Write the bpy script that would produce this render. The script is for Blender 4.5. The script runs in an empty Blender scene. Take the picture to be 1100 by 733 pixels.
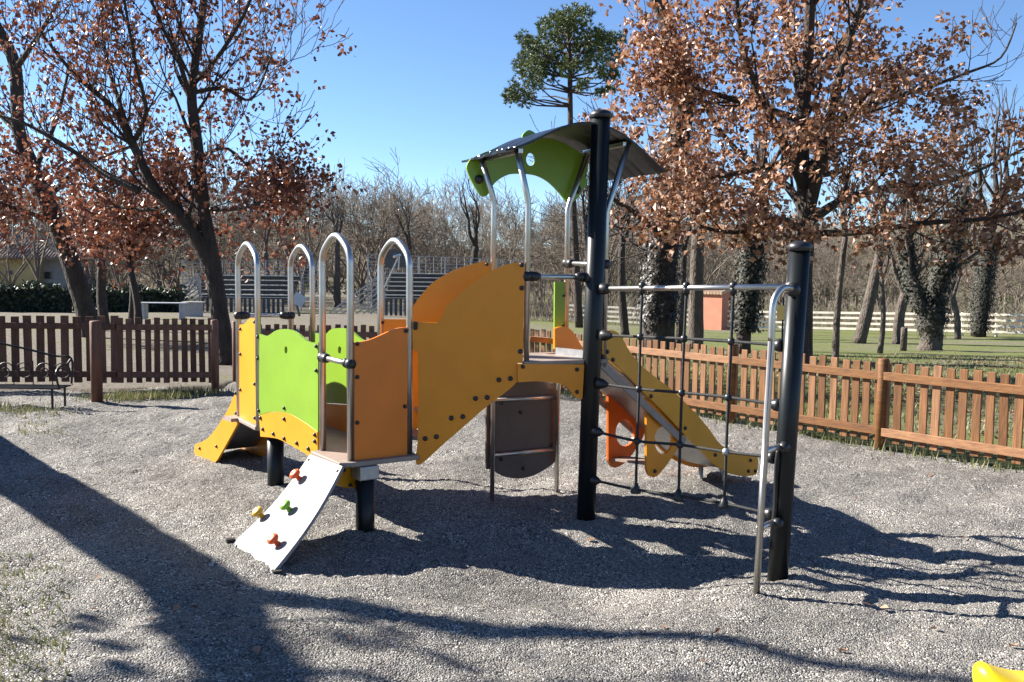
import bpy, math, random
import numpy as np
from mathutils import Vector, Matrix

random.seed(7); np.random.seed(7)
scene = bpy.context.scene
COL = scene.collection
R = math.radians

# ------------------------------------------------------------------ camera
FPX, EYE = 1050.0, 1.65
PITCH, ROLL = R(4.5), R(-0.65)
_f = np.array([0, math.cos(PITCH), -math.sin(PITCH)])
_r0 = np.array([1.0, 0, 0]); _u0 = np.cross(_r0, _f)
_r = math.cos(ROLL) * _r0 - math.sin(ROLL) * _u0
_u = np.cross(_r, _f)
cam_d = bpy.data.cameras.new("camera")
cam_d.sensor_width = 36.0
cam_d.lens = 36.0 * FPX / 1100.0
cam_d.clip_end = 3000
cam = bpy.data.objects.new("camera", cam_d)
COL.objects.link(cam)
M = Matrix.Identity(4)
for i in range(3):
    M[i][0] = _r[i]; M[i][1] = _u[i]; M[i][2] = -_f[i]
M[2][3] = EYE
cam.matrix_world = M
scene.camera = cam

# ------------------------------------------------------------------ light
SUN_AZ = (-0.943, 0.333)          # where the sun stands, seen from above
SUN_EL = R(32)
world = bpy.data.worlds.new("World"); scene.world = world
world.use_nodes = True
wn = world.node_tree.nodes; wl = world.node_tree.links
sky = wn.new("ShaderNodeTexSky"); sky.sky_type = 'NISHITA'; sky.sun_disc = False
sky.sun_elevation = SUN_EL
sky.sun_rotation = math.atan2(SUN_AZ[0], SUN_AZ[1])
sky.altitude = 400; sky.air_density = 0.75; sky.dust_density = 0.0; sky.ozone_density = 5.2
bg = wn["Background"]; bg.inputs[1].default_value = 0.060
wl.new(sky.outputs[0], bg.inputs[0])
sd = bpy.data.lights.new("sun", 'SUN'); sd.energy = 5.0; sd.angle = R(0.53)
sd.color = (1.0, 0.94, 0.85)
so = bpy.data.objects.new("sun", sd); COL.objects.link(so)
sv = Vector((SUN_AZ[0] * math.cos(SUN_EL), SUN_AZ[1] * math.cos(SUN_EL), math.sin(SUN_EL)))
so.rotation_euler = sv.to_track_quat('Z', 'Y').to_euler()
so.location = (-20, 10, 20)
vs = scene.view_settings
vs.view_transform = 'Standard'; vs.look = 'None'; vs.gamma = 1; vs.exposure = 1.78
vs.use_curve_mapping = False

# ------------------------------------------------------------------ layout helpers
def ray(u, v):
    return _f + _r * (u - 550.0) / FPX - _u * (v - 366.5) / FPX
def at(u, v, y):
    d = ray(u, v); t = y / d[1]
    return np.array([d[0] * t, y, EYE + d[2] * t])
def on_plane(a, b, u, v):
    """point of the vertical plane through plan points a, b"""
    n = np.array([-(b[1] - a[1]), b[0] - a[0]])
    d = ray(u, v)
    t = (n[0] * a[0] + n[1] * a[1]) / (n[0] * d[0] + n[1] * d[1])
    return np.array([d[0] * t, d[1] * t, EYE + d[2] * t])
def smooth(x, a, b):
    t = np.clip((x - a) / (b - a), 0, 1); return t * t * (3 - 2 * t)
def terrain(x, y):
    """height of the park ground: level at the playground, falling away behind it"""
    k = 0.03 + 0.014 * smooth(x / np.maximum(y, 1.0), -0.2, 0.25)
    d = np.minimum(y, 60.0) - 13.0
    d = np.where(d > 0, d, 0)
    return -k * d * smooth(y, 12.5, 18) - 0.015
def ground_at(u, y):
    x = (u - 550.0) / FPX * y
    return np.array([x, y, float(terrain(np.array(x), np.array(y)))])

# ------------------------------------------------------------------ mesh builder
class MB:
    def __init__(s): s.v = []; s.f = []; s.m = []
    def add(s, vs, fs, mi=0):
        o = len(s.v); s.v.extend([tuple(p) for p in vs])
        for f in fs:
            s.f.append(tuple(i + o for i in f)); s.m.append(mi)
        return s
    def box(s, c, sx, sy, sz, rz=0.0, mi=0):
        ca, sa = math.cos(rz), math.sin(rz); vs = []
        for dz in (-1, 1):
            for dx, dy in ((-1, -1), (1, -1), (1, 1), (-1, 1)):
                X, Y = dx * sx / 2, dy * sy / 2
                vs.append((c[0] + X * ca - Y * sa, c[1] + X * sa + Y * ca, c[2] + dz * sz / 2))
        return s.add(vs, [(3, 2, 1, 0), (4, 5, 6, 7), (0, 1, 5, 4), (1, 2, 6, 5), (2, 3, 7, 6), (3, 0, 4, 7)], mi)
    def beam(s, a, b, w, h, mi=0):
        """a bar from a to b, w wide (sideways) and h high"""
        a = Vector(a); b = Vector(b); d = (b - a).normalized()
        up = Vector((0, 0, 1))
        if abs(d.z) > 0.95: up = Vector((0, 1, 0))
        sd_ = d.cross(up).normalized(); up = sd_.cross(d)
        vs = []
        for p in (a, b):
            for i, j in ((-1, -1), (1, -1), (1, 1), (-1, 1)):
                vs.append(p + sd_ * (i * w / 2) + up * (j * h / 2))
        return s.add(vs, [(3, 2, 1, 0), (4, 5, 6, 7), (0, 1, 5, 4), (1, 2, 6, 5), (2, 3, 7, 6), (3, 0, 4, 7)], mi)
    def tube(s, pts, rad, n=8, cap=True, mi=0):
        pts = [Vector(p) for p in pts]
        if not hasattr(rad, '__len__'): rad = [rad] * len(pts)
        ref = Vector((0.31, 0.83, 0.47)).normalized()
        vs = []; fs = []
        prev = None
        for i, p in enumerate(pts):
            if i == 0: d = pts[1] - pts[0]
            elif i == len(pts) - 1: d = pts[-1] - pts[-2]
            else: d = (pts[i + 1] - pts[i]).normalized() + (pts[i] - pts[i - 1]).normalized()
            if d.length < 1e-9: d = Vector((0, 0, 1))
            d.normalize()
            if prev is None:
                x = d.cross(ref)
                if x.length < 0.05: x = d.cross(Vector((1, 0, 0)))
                x.normalize()
            else:
                x = prev - d * prev.dot(d)
                if x.length < 1e-6: x = d.cross(ref)
                x.normalize()
            prev = x; y = d.cross(x)
            for k in range(n):
                a = 2 * math.pi * k / n
                vs.append(p + (x * math.cos(a) + y * math.sin(a)) * rad[i])
        for i in range(len(pts) - 1):
            for k in range(n):
                k2 = (k + 1) % n
                fs.append((i * n + k, i * n + k2, (i + 1) * n + k2, (i + 1) * n + k))
        if cap:
            fs.append(tuple(range(n - 1, -1, -1)))
            fs.append(tuple((len(pts) - 1) * n + k for k in range(n)))
        return s.add(vs, fs, mi)
    def lathe(s, c, prof, n=24, axis=(0, 0, 1), mi=0):
        """profile of (radius, height) pairs turned round an axis through c"""
        ax = Vector(axis).normalized()
        x = ax.cross(Vector((0.2, 1, 0.1))); x.normalize(); y = ax.cross(x)
        c = Vector(c); vs = []; fs = []
        for r_, h in prof:
            for k in range(n):
                a = 2 * math.pi * k / n
                vs.append(c + ax * h + (x * math.cos(a) + y * math.sin(a)) * r_)
        for i in range(len(prof) - 1):
            for k in range(n):
                k2 = (k + 1) % n
                fs.append((i * n + k, i * n + k2, (i + 1) * n + k2, (i + 1) * n + k))
        fs.append(tuple(range(n - 1, -1, -1))); fs.append(tuple((len(prof) - 1) * n + k for k in range(n)))
        return s.add(vs, fs, mi)
    def ball(s, c, r_, n=10, sq=(1, 1, 1), mi=0):
        c = Vector(c); vs = [c + Vector((0, 0, -r_ * sq[2]))]; fs = []
        m = n // 2
        for i in range(1, m):
            t = math.pi * i / m
            for k in range(n):
                a = 2 * math.pi * k / n
                vs.append(c + Vector((math.sin(t) * math.cos(a) * sq[0], math.sin(t) * math.sin(a) * sq[1], -math.cos(t) * sq[2])) * r_)
        vs.append(c + Vector((0, 0, r_ * sq[2]))); L = len(vs) - 1
        for k in range(n):
            fs.append((0, 1 + (k + 1) % n, 1 + k))
            fs.append((L, 1 + (m - 2) * n + k, 1 + (m - 2) * n + (k + 1) % n))
        for i in range(m - 2):
            for k in range(n):
                k2 = (k + 1) % n
                fs.append((1 + i * n + k, 1 + i * n + k2, 1 + (i + 1) * n + k2, 1 + (i + 1) * n + k))
        return s.add(vs, fs, mi)

ORIGIN = {}
def link(name, mesh, mat, parent=None, flat=True):
    o = bpy.data.objects.new(name, mesh); COL.objects.link(o)
    if mat is not None:
        for m_ in (mat if isinstance(mat, (list, tuple)) else [mat]): mesh.materials.append(m_)
    if parent is not None: o.parent = parent
    return o
def root_loc(o):
    while o.parent: o = o.parent
    return Vector(o.location)
def build(name, mb, mat, parent=None, loc=None, shade=False, bevel=0.0):
    """ONE mesh object; vertices are given in world space and stored relative to the thing's base"""
    org = root_loc(parent) if parent is not None else Vector(loc if loc is not None else (0, 0, 0))
    me = bpy.data.meshes.new(name)
    v = np.array([tuple(p) for p in mb.v]) - np.array(org)
    me.from_pydata(v.tolist(), [], mb.f)
    if any(mb.m): me.polygons.foreach_set('material_index', mb.m)
    if shade: me.polygons.foreach_set('use_smooth', [True] * len(me.polygons))
    me.update()
    o = link(name, me, mat, parent)
    if parent is None: o.location = org
    if shade == 'auto' or bevel:
        pass
    if bevel:
        bv = o.modifiers.new('bevel', 'BEVEL'); bv.width = bevel; bv.segments = 2; bv.limit_method = 'ANGLE'; bv.angle_limit = R(40)
        bv.harden_normals = False
    return o
def tag(o, label=None, cat=None, group=None, kind=None):
    if label: o['label'] = label
    if cat: o['category'] = cat
    if group: o['group'] = group
    if kind: o['kind'] = kind
    return o
def thing(name, label, cat, loc, group=None, rz=0.0):
    o = bpy.data.objects.new(name, None); COL.objects.link(o)
    o.empty_display_size = 0.2
    o.location = tuple(float(c) for c in loc); o.rotation_euler = (0, 0, rz)
    return tag(o, label, cat, group)
def copy_tree(o, parent=None):
    c = o.copy(); COL.objects.link(c); c.parent = parent
    for ch in list(o.children): copy_tree(ch, c)
    return c

# ------------------------------------------------------------------ materials
def mat(name, base=(0.5, 0.5, 0.5), rough=0.6, metal=0.0, var=0.0, scale=8.0, bump=0.0, bscale=None,
        stretch=(1, 1, 1), spec=0.5, dark=None, detail=4.0, coat=0.0, bdist=0.02):
    m = bpy.data.materials.new(name); m.use_nodes = True
    n = m.node_tree.nodes; l = m.node_tree.links
    b = n['Principled BSDF']
    b.inputs['Base Color'].default_value = (*base, 1)
    b.inputs['Roughness'].default_value = rough
    b.inputs['Metallic'].default_value = metal
    b.inputs['Specular IOR Level'].default_value = spec
    if coat: b.inputs['Coat Weight'].default_value = coat
    if var or bump:
        tc = n.new('ShaderNodeTexCoord'); mp = n.new('ShaderNodeMapping')
        mp.inputs['Scale'].default_value = stretch
        l.new(tc.outputs['Object'], mp.inputs[0])
        nz = n.new('ShaderNodeTexNoise'); nz.inputs['Scale'].default_value = scale
        nz.inputs['Detail'].default_value = detail; nz.inputs['Roughness'].default_value = 0.6
        l.new(mp.outputs[0], nz.inputs[0])
        if var:
            cr = n.new('ShaderNodeValToRGB')
            d_ = dark if dark else tuple(c * (1 - var) for c in base)
            br = tuple(min(1, c * (1 + var * 0.6)) for c in base)
            cr.color_ramp.elements[0].color = (*d_, 1); cr.color_ramp.elements[0].position = 0.3
            cr.color_ramp.elements[1].color = (*br, 1); cr.color_ramp.elements[1].position = 0.7
            l.new(nz.outputs[0], cr.inputs[0]); l.new(cr.outputs[0], b.inputs['Base Color'])
        if bump:
            nb = nz
            if bscale:
                nb = n.new('ShaderNodeTexNoise'); nb.inputs['Scale'].default_value = bscale
                nb.inputs['Detail'].default_value = 5
                l.new(mp.outputs[0], nb.inputs[0])
            bp = n.new('ShaderNodeBump'); bp.inputs['Strength'].default_value = bump
            bp.inputs['Distance'].default_value = bdist
            l.new(nb.outputs[0], bp.inputs['Height']); l.new(bp.outputs[0], b.inputs['Normal'])
    return m
def leaf_mat(name, cols, trans=0.35, rough=0.55):
    m = bpy.data.materials.new(name); m.use_nodes = True
    n = m.node_tree.nodes; l = m.node_tree.links
    b = n['Principled BSDF']; b.inputs['Roughness'].default_value = rough
    g = n.new('ShaderNodeNewGeometry'); cr = n.new('ShaderNodeValToRGB')
    el = cr.color_ramp.elements
    el[0].position = 0; el[0].color = (*cols[0], 1)
    el[1].position = 1; el[1].color = (*cols[-1], 1)
    for i, c in enumerate(cols[1:-1]):
        e = el.new((i + 1) / (len(cols) - 1)); e.color = (*c, 1)
    l.new(g.outputs['Random Per Island'], cr.inputs[0])
    l.new(cr.outputs[0], b.inputs['Base Color'])
    if trans:
        t = n.new('ShaderNodeBsdfTranslucent'); l.new(cr.outputs[0], t.inputs[0])
        mx = n.new('ShaderNodeMixShader'); mx.inputs[0].default_value = trans
        l.new(b.outputs[0], mx.inputs[1]); l.new(t.outputs[0], mx.inputs[2])
        l.new(mx.outputs[0], n['Material Output'].inputs[0])
    return m
YEL = mat('yellow_board', (0.56, 0.245, 0.004), 0.38, var=0.10, scale=3, bump=0.03, bscale=40)
AMB = mat('amber_board', (0.68, 0.228, 0.002), 0.38, var=0.10, scale=3, bump=0.03, bscale=40)
ORG = mat('orange_board', (0.68, 0.17, 0.003), 0.40, var=0.11, scale=3, bump=0.03, bscale=40)
RED = mat('bright_orange_board', (0.62, 0.12, 0.006), 0.40, var=0.08, scale=2.5)
GRN = mat('green_board', (0.17, 0.30, 0.016), 0.38, var=0.10, scale=3, bump=0.03, bscale=40)
BRN = mat('brown_board', (0.085, 0.058, 0.047), 0.42, var=0.2, scale=5)
ROOF = mat('dark_roof_sheet', (0.004, 0.0045, 0.006), 0.33, spec=0.35, bump=0.02, bscale=60)
STEEL = mat('brushed_steel', (0.50, 0.485, 0.46), 0.36, metal=1.0, var=0.12, scale=10, bump=0.03, bscale=120)
GALV = mat('galvanised_steel', (0.36, 0.37, 0.38), 0.45, metal=0.8, var=0.2, scale=25)
POST = mat('black_painted_post', (0.007, 0.009, 0.010), 0.38, spec=0.3, var=0.3, scale=6)
BLACK = mat('black_plastic', (0.012, 0.012, 0.013), 0.42)
ROPE = mat('black_rope', (0.014, 0.014, 0.015), 0.75, bump=0.4, scale=160)
WHITE = mat('white_ramp_board', (0.225, 0.21, 0.215), 0.55, var=0.2, scale=4, dark=(0.165, 0.142, 0.14))
DECK = mat('beige_deck_board', (0.26, 0.20, 0.165), 0.6, var=0.18, scale=9, bump=0.15, bscale=90)
def wood_mat(name, base, dark, rough=0.7):
    return mat(name, base, rough, var=0.35, scale=5, dark=dark, bump=0.25, bscale=14, stretch=(6, 6, 0.6))
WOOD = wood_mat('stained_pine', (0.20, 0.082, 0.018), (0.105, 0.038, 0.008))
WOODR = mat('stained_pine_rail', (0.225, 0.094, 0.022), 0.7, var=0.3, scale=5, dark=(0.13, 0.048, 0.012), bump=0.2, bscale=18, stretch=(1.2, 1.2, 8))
WOODD = wood_mat('shade_toned_wood', (0.125, 0.045, 0.021), (0.065, 0.023, 0.010))  # darker copy of the fence wood, with the unlit side's shade in its colour
for m_ in (WOOD, WOODR, WOODD):       # every board of the fence weathers a little differently
    n_ = m_.node_tree.nodes; l_ = m_.node_tree.links; b_ = n_['Principled BSDF']
    src = b_.inputs['Base Color'].links[0].from_socket; oi = n_.new('ShaderNodeObjectInfo'); hs_ = n_.new('ShaderNodeHueSaturation')
    r1_ = n_.new('ShaderNodeMapRange'); r1_.inputs[3].default_value = 0.62; r1_.inputs[4].default_value = 1.28; l_.new(oi.outputs['Random'], r1_.inputs[0])
    r2_ = n_.new('ShaderNodeMapRange'); r2_.inputs[3].default_value = 1.06; r2_.inputs[4].default_value = 0.86; l_.new(oi.outputs['Random'], r2_.inputs[0])
    l_.new(r1_.outputs[0], hs_.inputs['Value']); l_.new(r2_.outputs[0], hs_.inputs['Saturation']); l_.new(src, hs_.inputs['Color']); l_.new(hs_.outputs[0], b_.inputs['Base Color'])
WPAINT = mat('weathered_pale_wood', (0.78, 0.71, 0.58), 0.7, var=0.25, scale=4)
BARK = mat('oak_bark', (0.045, 0.033, 0.026), 0.9, var=0.5, scale=9, bump=0.9, bscale=22, stretch=(1, 1, 0.35), bdist=0.10)
BARKG = mat('grey_bark', (0.10, 0.08, 0.064), 0.9, var=0.45, scale=8, bump=0.9, bscale=20, stretch=(1, 1, 0.4), bdist=0.10)
BARKP = mat('pine_bark', (0.055, 0.036, 0.028), 0.9, var=0.5, scale=6, bump=0.8, bscale=16, stretch=(1, 1, 0.4), bdist=0.10)
TWIG = mat('grey_twigs', (0.165, 0.132, 0.10), 0.9, var=0.3, scale=1.5)
IRON = mat('dark_iron', (0.02, 0.018, 0.018), 0.5, metal=0.4, var=0.2, scale=20)
OAKLEAF = leaf_mat('dry_oak_leaves', [(0.10, 0.036, 0.018), (0.22, 0.088, 0.042), (0.32, 0.148, 0.076), (0.43, 0.235, 0.14), (0.55, 0.39, 0.28)], 0.3, 0.45)
REDLEAF = leaf_mat('russet_oak_leaves', [(0.08, 0.022, 0.014), (0.17, 0.052, 0.026), (0.26, 0.09, 0.044), (0.38, 0.19, 0.12)], 0.25, 0.45)
PINE = leaf_mat('pine_needles', [(0.04, 0.06, 0.016), (0.08, 0.11, 0.026), (0.15, 0.17, 0.045)], 0.12, 0.5)
IVY = leaf_mat('ivy_leaves', [(0.008, 0.011, 0.005), (0.016, 0.019, 0.008), (0.03, 0.024, 0.014)], 0.05, 0.7)
HEDGE = leaf_mat('hedge_leaves', [(0.012, 0.02, 0.009), (0.022, 0.036, 0.015), (0.04, 0.055, 0.024)], 0.1, 0.55)
GRASSB = leaf_mat('grass_blades', [(0.09, 0.11, 0.03), (0.13, 0.15, 0.045), (0.19, 0.18, 0.08), (0.28, 0.23, 0.12)], 0.3, 0.6)

def ground_mats():
    # --- gravel: every stone its own grey, a few warm ones, gaps dark
    m = bpy.data.materials.new('gravel_stones'); m.use_nodes = True
    n = m.node_tree.nodes; l = m.node_tree.links; b = n['Principled BSDF']
    b.inputs['Roughness'].default_value = 0.8; b.inputs['Specular IOR Level'].default_value = 0.25
    tc = n.new('ShaderNodeTexCoord')
    vo = n.new('ShaderNodeTexVoronoi'); vo.inputs['Scale'].default_value = 118
    l.new(tc.outputs['Object'], vo.inputs['Vector'])
    v2 = n.new('ShaderNodeTexVoronoi'); v2.inputs['Scale'].default_value = 190; l.new(tc.outputs['Object'], v2.inputs['Vector'])
    mz = n.new('ShaderNodeTexNoise'); mz.inputs['Scale'].default_value = 5; mz.inputs['Detail'].default_value = 6; l.new(tc.outputs['Object'], mz.inputs[0])
    mk = n.new('ShaderNodeMapRange'); mk.inputs[1].default_value = 0.42; mk.inputs[2].default_value = 0.58; l.new(mz.outputs[0], mk.inputs[0])
    mxv = n.new('ShaderNodeMix'); mxv.data_type = 'RGBA'; l.new(mk.outputs[0], mxv.inputs[0]); l.new(vo.outputs['Color'], mxv.inputs[6]); l.new(v2.outputs['Color'], mxv.inputs[7])
    sep = n.new('ShaderNodeSeparateColor'); l.new(mxv.outputs[2], sep.inputs[0])
    cr = n.new('ShaderNodeValToRGB'); el = cr.color_ramp.elements
    el[0].position = 0; el[0].color = (0.025, 0.025, 0.025, 1)
    el[1].position = 1; el[1].color = (0.54, 0.52, 0.475, 1)
    for p, c in ((0.3, (0.086, 0.083, 0.079)), (0.55, (0.175, 0.168, 0.156)), (0.72, (0.205, 0.18, 0.154)), (0.86, (0.32, 0.306, 0.28))):
        e = el.new(p); e.color = (*c, 1)
    l.new(sep.outputs[0], cr.inputs[0])
    nz = n.new('ShaderNodeTexNoise'); nz.inputs['Scale'].default_value = 1.1; nz.inputs['Detail'].default_value = 5
    l.new(tc.outputs['Object'], nz.inputs[0])
    mr = n.new('ShaderNodeMapRange'); mr.inputs[1].default_value = 0.3; mr.inputs[2].default_value = 0.7
    mr.inputs[3].default_value = 0.78; mr.inputs[4].default_value = 1.22
    l.new(nz.outputs[0], mr.inputs[0])
    mu = n.new('ShaderNodeMix'); mu.data_type = 'RGBA'; mu.blend_type = 'MULTIPLY'; mu.inputs[0].default_value = 1
    l.new(cr.outputs[0], mu.inputs[6]); l.new(mr.outputs[0], mu.inputs[7])
    l.new(mu.outputs[2], b.inputs['Base Color'])
    iv = n.new('ShaderNodeMath'); iv.operation = 'MULTIPLY'; iv.inputs[1].default_value = -1
    l.new(vo.outputs['Distance'], iv.inputs[0])
    bp = n.new('ShaderNodeBump'); bp.inputs['Strength'].default_value = 0.9; bp.inputs['Distance'].default_value = 0.009
    l.new(iv.outputs[0], bp.inputs['Height']); l.new(bp.outputs[0], b.inputs['Normal'])
    # --- park ground: winter grass with bare earth and dead leaves
    g = bpy.data.materials.new('park_ground'); g.use_nodes = True
    n = g.node_tree.nodes; l = g.node_tree.links; b = n['Principled BSDF']
    b.inputs['Roughness'].default_value = 0.95; b.inputs['Specular IOR Level'].default_value = 0.1
    tc = n.new('ShaderNodeTexCoord')
    def noise(s, d=5, r_=0.6):
        z = n.new('ShaderNodeTexNoise'); z.inputs['Scale'].default_value = s; z.inputs['Detail'].default_value = d
        z.inputs['Roughness'].default_value = r_; l.new(tc.outputs['Object'], z.inputs[0]); return z
    def ramp(src, stops):
        c = n.new('ShaderNodeValToRGB'); e = c.color_ramp.elements
        e[0].position, e[0].color = stops[0][0], (*stops[0][1], 1)
        e[1].position, e[1].color = stops[-1][0], (*stops[-1][1], 1)
        for p, q in stops[1:-1]:
            k = e.new(p); k.color = (*q, 1)
        l.new(src, c.inputs[0]); return c
    fine = noise(14, 8, 0.75)
    grass = ramp(fine.outputs[0], [(0.25, (0.055, 0.065, 0.022)), (0.42, (0.105, 0.122, 0.04)), (0.58, (0.155, 0.165, 0.066)), (0.75, (0.22, 0.20, 0.11))])
    dirt = ramp(fine.outputs[0], [(0.25, (0.07, 0.06, 0.045)), (0.5, (0.16, 0.14, 0.115)), (0.75, (0.25, 0.23, 0.195))])
    big = noise(0.22, 8, 0.72)
    sx = n.new('ShaderNodeSeparateXYZ'); l.new(tc.outputs['Object'], sx.inputs[0])
    mrx = n.new('ShaderNodeMapRange'); mrx.inputs[1].default_value = -3.0; mrx.inputs[2].default_value = 3.0
    mrx.inputs[3].default_value = 0.10; mrx.inputs[4].default_value = -0.04
    l.new(sx.outputs[0], mrx.inputs[0])
    ad = n.new('ShaderNodeMath'); ad.operation = 'ADD'
    l.new(big.outputs[0], ad.inputs[0]); l.new(mrx.outputs[0], ad.inputs[1])
    fac = ramp(ad.outputs[0], [(0.44, (0, 0, 0)), (0.60, (1, 1, 1))])
    mx = n.new('ShaderNodeMix'); mx.data_type = 'RGBA'
    l.new(fac.outputs[0], mx.inputs[0]); l.new(grass.outputs[0], mx.inputs[6]); l.new(dirt.outputs[0], mx.inputs[7])
    l.new(mx.outputs[2], b.inputs['Base Color'])
    bp = n.new('ShaderNodeBump'); bp.inputs['Strength'].default_value = 0.8; bp.inputs['Distance'].default_value = 0.05
    l.new(fine.outputs[0], bp.inputs['Height']); l.new(bp.outputs[0], b.inputs['Normal'])
    # --- hills: scrub
    h = bpy.data.materials.new('scrub_hillside'); h.use_nodes = True
    n = h.node_tree.nodes; l = h.node_tree.links; b = n['Principled BSDF']
    b.inputs['Roughness'].default_value = 1.0; b.inputs['Specular IOR Level'].default_value = 0.0
    tc = n.new('ShaderNodeTexCoord')
    a1 = noise(0.5, 9, 0.75); a2 = noise(0.05, 4, 0.5)
    c1 = ramp(a1.outputs[0], [(0.3, (0.06, 0.052, 0.04)), (0.5, (0.14, 0.12, 0.092)), (0.7, (0.24, 0.205, 0.16))])
    c2 = ramp(a1.outputs[0], [(0.3, (0.018, 0.024, 0.012)), (0.7, (0.07, 0.08, 0.04))])
    fc = ramp(a2.outputs[0], [(0.5, (0, 0, 0)), (0.62, (1, 1, 1))])
    mx = n.new('ShaderNodeMix'); mx.data_type = 'RGBA'
    l.new(fc.outputs[0], mx.inputs[0]); l.new(c1.outputs[0], mx.inputs[6]); l.new(c2.outputs[0], mx.inputs[7])
    l.new(mx.outputs[2], b.inputs['Base Color'])
    return m, g, h
GRAVEL, PARK, HILL = ground_mats()

# ------------------------------------------------------------------ ground
def vnoise(x, y, cell, seed):
    rs = np.random.RandomState(seed); T = rs.rand(256, 256)
    X = x / cell + 1000; Y = y / cell + 1000
    xi = np.floor(X).astype(int); yi = np.floor(Y).astype(int)
    fx = X - xi; fy = Y - yi
    fx = fx * fx * (3 - 2 * fx); fy = fy * fy * (3 - 2 * fy)
    a = T[xi % 256, yi % 256]; b = T[(xi + 1) % 256, yi % 256]; c = T[xi % 256, (yi + 1) % 256]; d = T[(xi + 1) % 256, (yi + 1) % 256]
    return (a * (1 - fx) + b * fx) * (1 - fy) + (c * (1 - fx) + d * fx) * fy - 0.5
def gravel_h(x, y, fine=True):
    h = 0.050 * vnoise(x, y, 1.1, 1) + 0.052 * vnoise(x, y, 0.45, 2) + 0.034 * vnoise(x, y, 0.2, 3)
    dip = -0.13 * np.exp(-((x - 0.25) / 0.9) ** 2 - ((y - 5.2) / 0.5) ** 2)
    for px_, py_ in ((-.89, 5.9), (-1.72, 7.06), (.49, 6.2), (1.44, 5.14)):
        dip = dip + 0.022 * np.exp(-(np.hypot(x - px_, y - py_) - .09) ** 2 / .008)
    return h - 0.005 + dip + 0.05 * smooth(x, 1.9, 3.2) * smooth(y, 8.5, 5.5)
def grid_mesh(name, xs, ys, zf, keep=None):
    X, Y = np.meshgrid(xs, ys); Z = zf(X, Y)
    nx, ny = len(xs), len(ys)
    v = np.stack([X.ravel(), Y.ravel(), Z.ravel()], 1)
    i = np.arange((nx - 1) * (ny - 1)); r_ = i // (nx - 1); c = i % (nx - 1)
    q = np.stack([r_ * nx + c, r_ * nx + c + 1, (r_ + 1) * nx + c + 1, (r_ + 1) * nx + c], 1)
    if keep is not None:
        ctr = v[q].mean(1); q = q[keep(ctr[:, 0], ctr[:, 1])]
    me = bpy.data.meshes.new(name)
    me.vertices.add(len(v)); me.vertices.foreach_set('co', v.ravel())
    me.loops.add(q.size); me.loops.foreach_set('vertex_index', q.ravel())
    me.polygons.add(len(q)); me.polygons.foreach_set('loop_start', np.arange(0, q.size, 4))
    me.polygons.foreach_set('loop_total', np.full(len(q), 4))
    me.update(calc_edges=True); me.validate()
    return me
# fence lines (plan)
FR = (3.39, 8.87); FMID = (2.32, 10.22); FCOR = (-0.05, 13.25); FGAP = (-3.74, 13.2)
FL2 = (-3.79, 12.42); FL = (-5.0, 12.33); FLL = (-9.4, 12.2); FPO = (-4.82, 11.28)
FRR = (FR[0] + (FR[0] - FMID[0]) * 3.2, FR[1] + (FR[1] - FMID[1]) * 3.2)
PLAY = [(-9.5, 0.6), (FRR[0] + 1.2, 0.6), (FRR[0] + 0.03, FRR[1]), (FR[0] + .05, FR[1] + .05), (FMID[0] + .05, FMID[1] + .05), (FCOR[0], FCOR[1] + .1),
        (FGAP[0], FGAP[1] + .2), (FL2[0], FL2[1]+.3), (FL[0] - .02, FL[1] + .1), (FLL[0] - 1, FLL[1] - .3)]
def inside(x, y, poly=PLAY):
    r_ = np.zeros(x.shape, bool); n = len(poly); j = n - 1
    for i in range(n):
        xi, yi = poly[i]; xj, yj = poly[j]
        cnd = ((yi > y) != (yj > y)) & (x < (xj - xi) * (y - yi) / (yj - yi + 1e-12) + xi)
        r_ ^= cnd; j = i
    return r_
rs = np.random.RandomState(5)
def gz(X, Y):
    n_ = rs.rand(*X.shape)
    near = smooth(Y, 3.0, 9.0)
    return gravel_h(X, Y) + (n_ - 0.5) * (0.0125 + 0.003 * near)
ys = [1.2]; 
while ys[-1] < 14.0: ys.append(ys[-1] + (0.05 if ys[-1] < 3.2 else 0.0185 + 0.0032 * (ys[-1] - 3.2)))
xs = np.arange(-9.4, 6.9, 0.024)
me = grid_mesh('gravel', xs, np.array(ys), gz, inside)
tag(link('gravel', me, GRAVEL), kind='structure')

def pz(X, Y):
    z = terrain(X, Y)
    ins = inside(X, Y)
    z = np.where(ins, -0.24, z + 0.03 * vnoise(X, Y, 0.8, 11) + 0.10 * vnoise(X, Y, 6, 12) * smooth(Y, 14, 20))
    return z
axs = np.concatenate([np.linspace(-400, -45, 20)[:-1], np.linspace(-45, -12, 60)[:-1], np.linspace(-12, 16, 190)[:-1], np.linspace(16, 45, 60)[:-1], np.linspace(45, 400, 20)])
ays = np.concatenate([np.linspace(-60, 0, 8)[:-1], np.linspace(0, 30, 210)[:-1], np.linspace(30, 75, 80)[:-1], np.linspace(75, 900, 30)])
me = grid_mesh('park_ground', axs, ays, pz)
me.polygons.foreach_set('use_smooth', [True] * len(me.polygons))
tag(link('park_ground', me, PARK), kind='structure')

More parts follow.
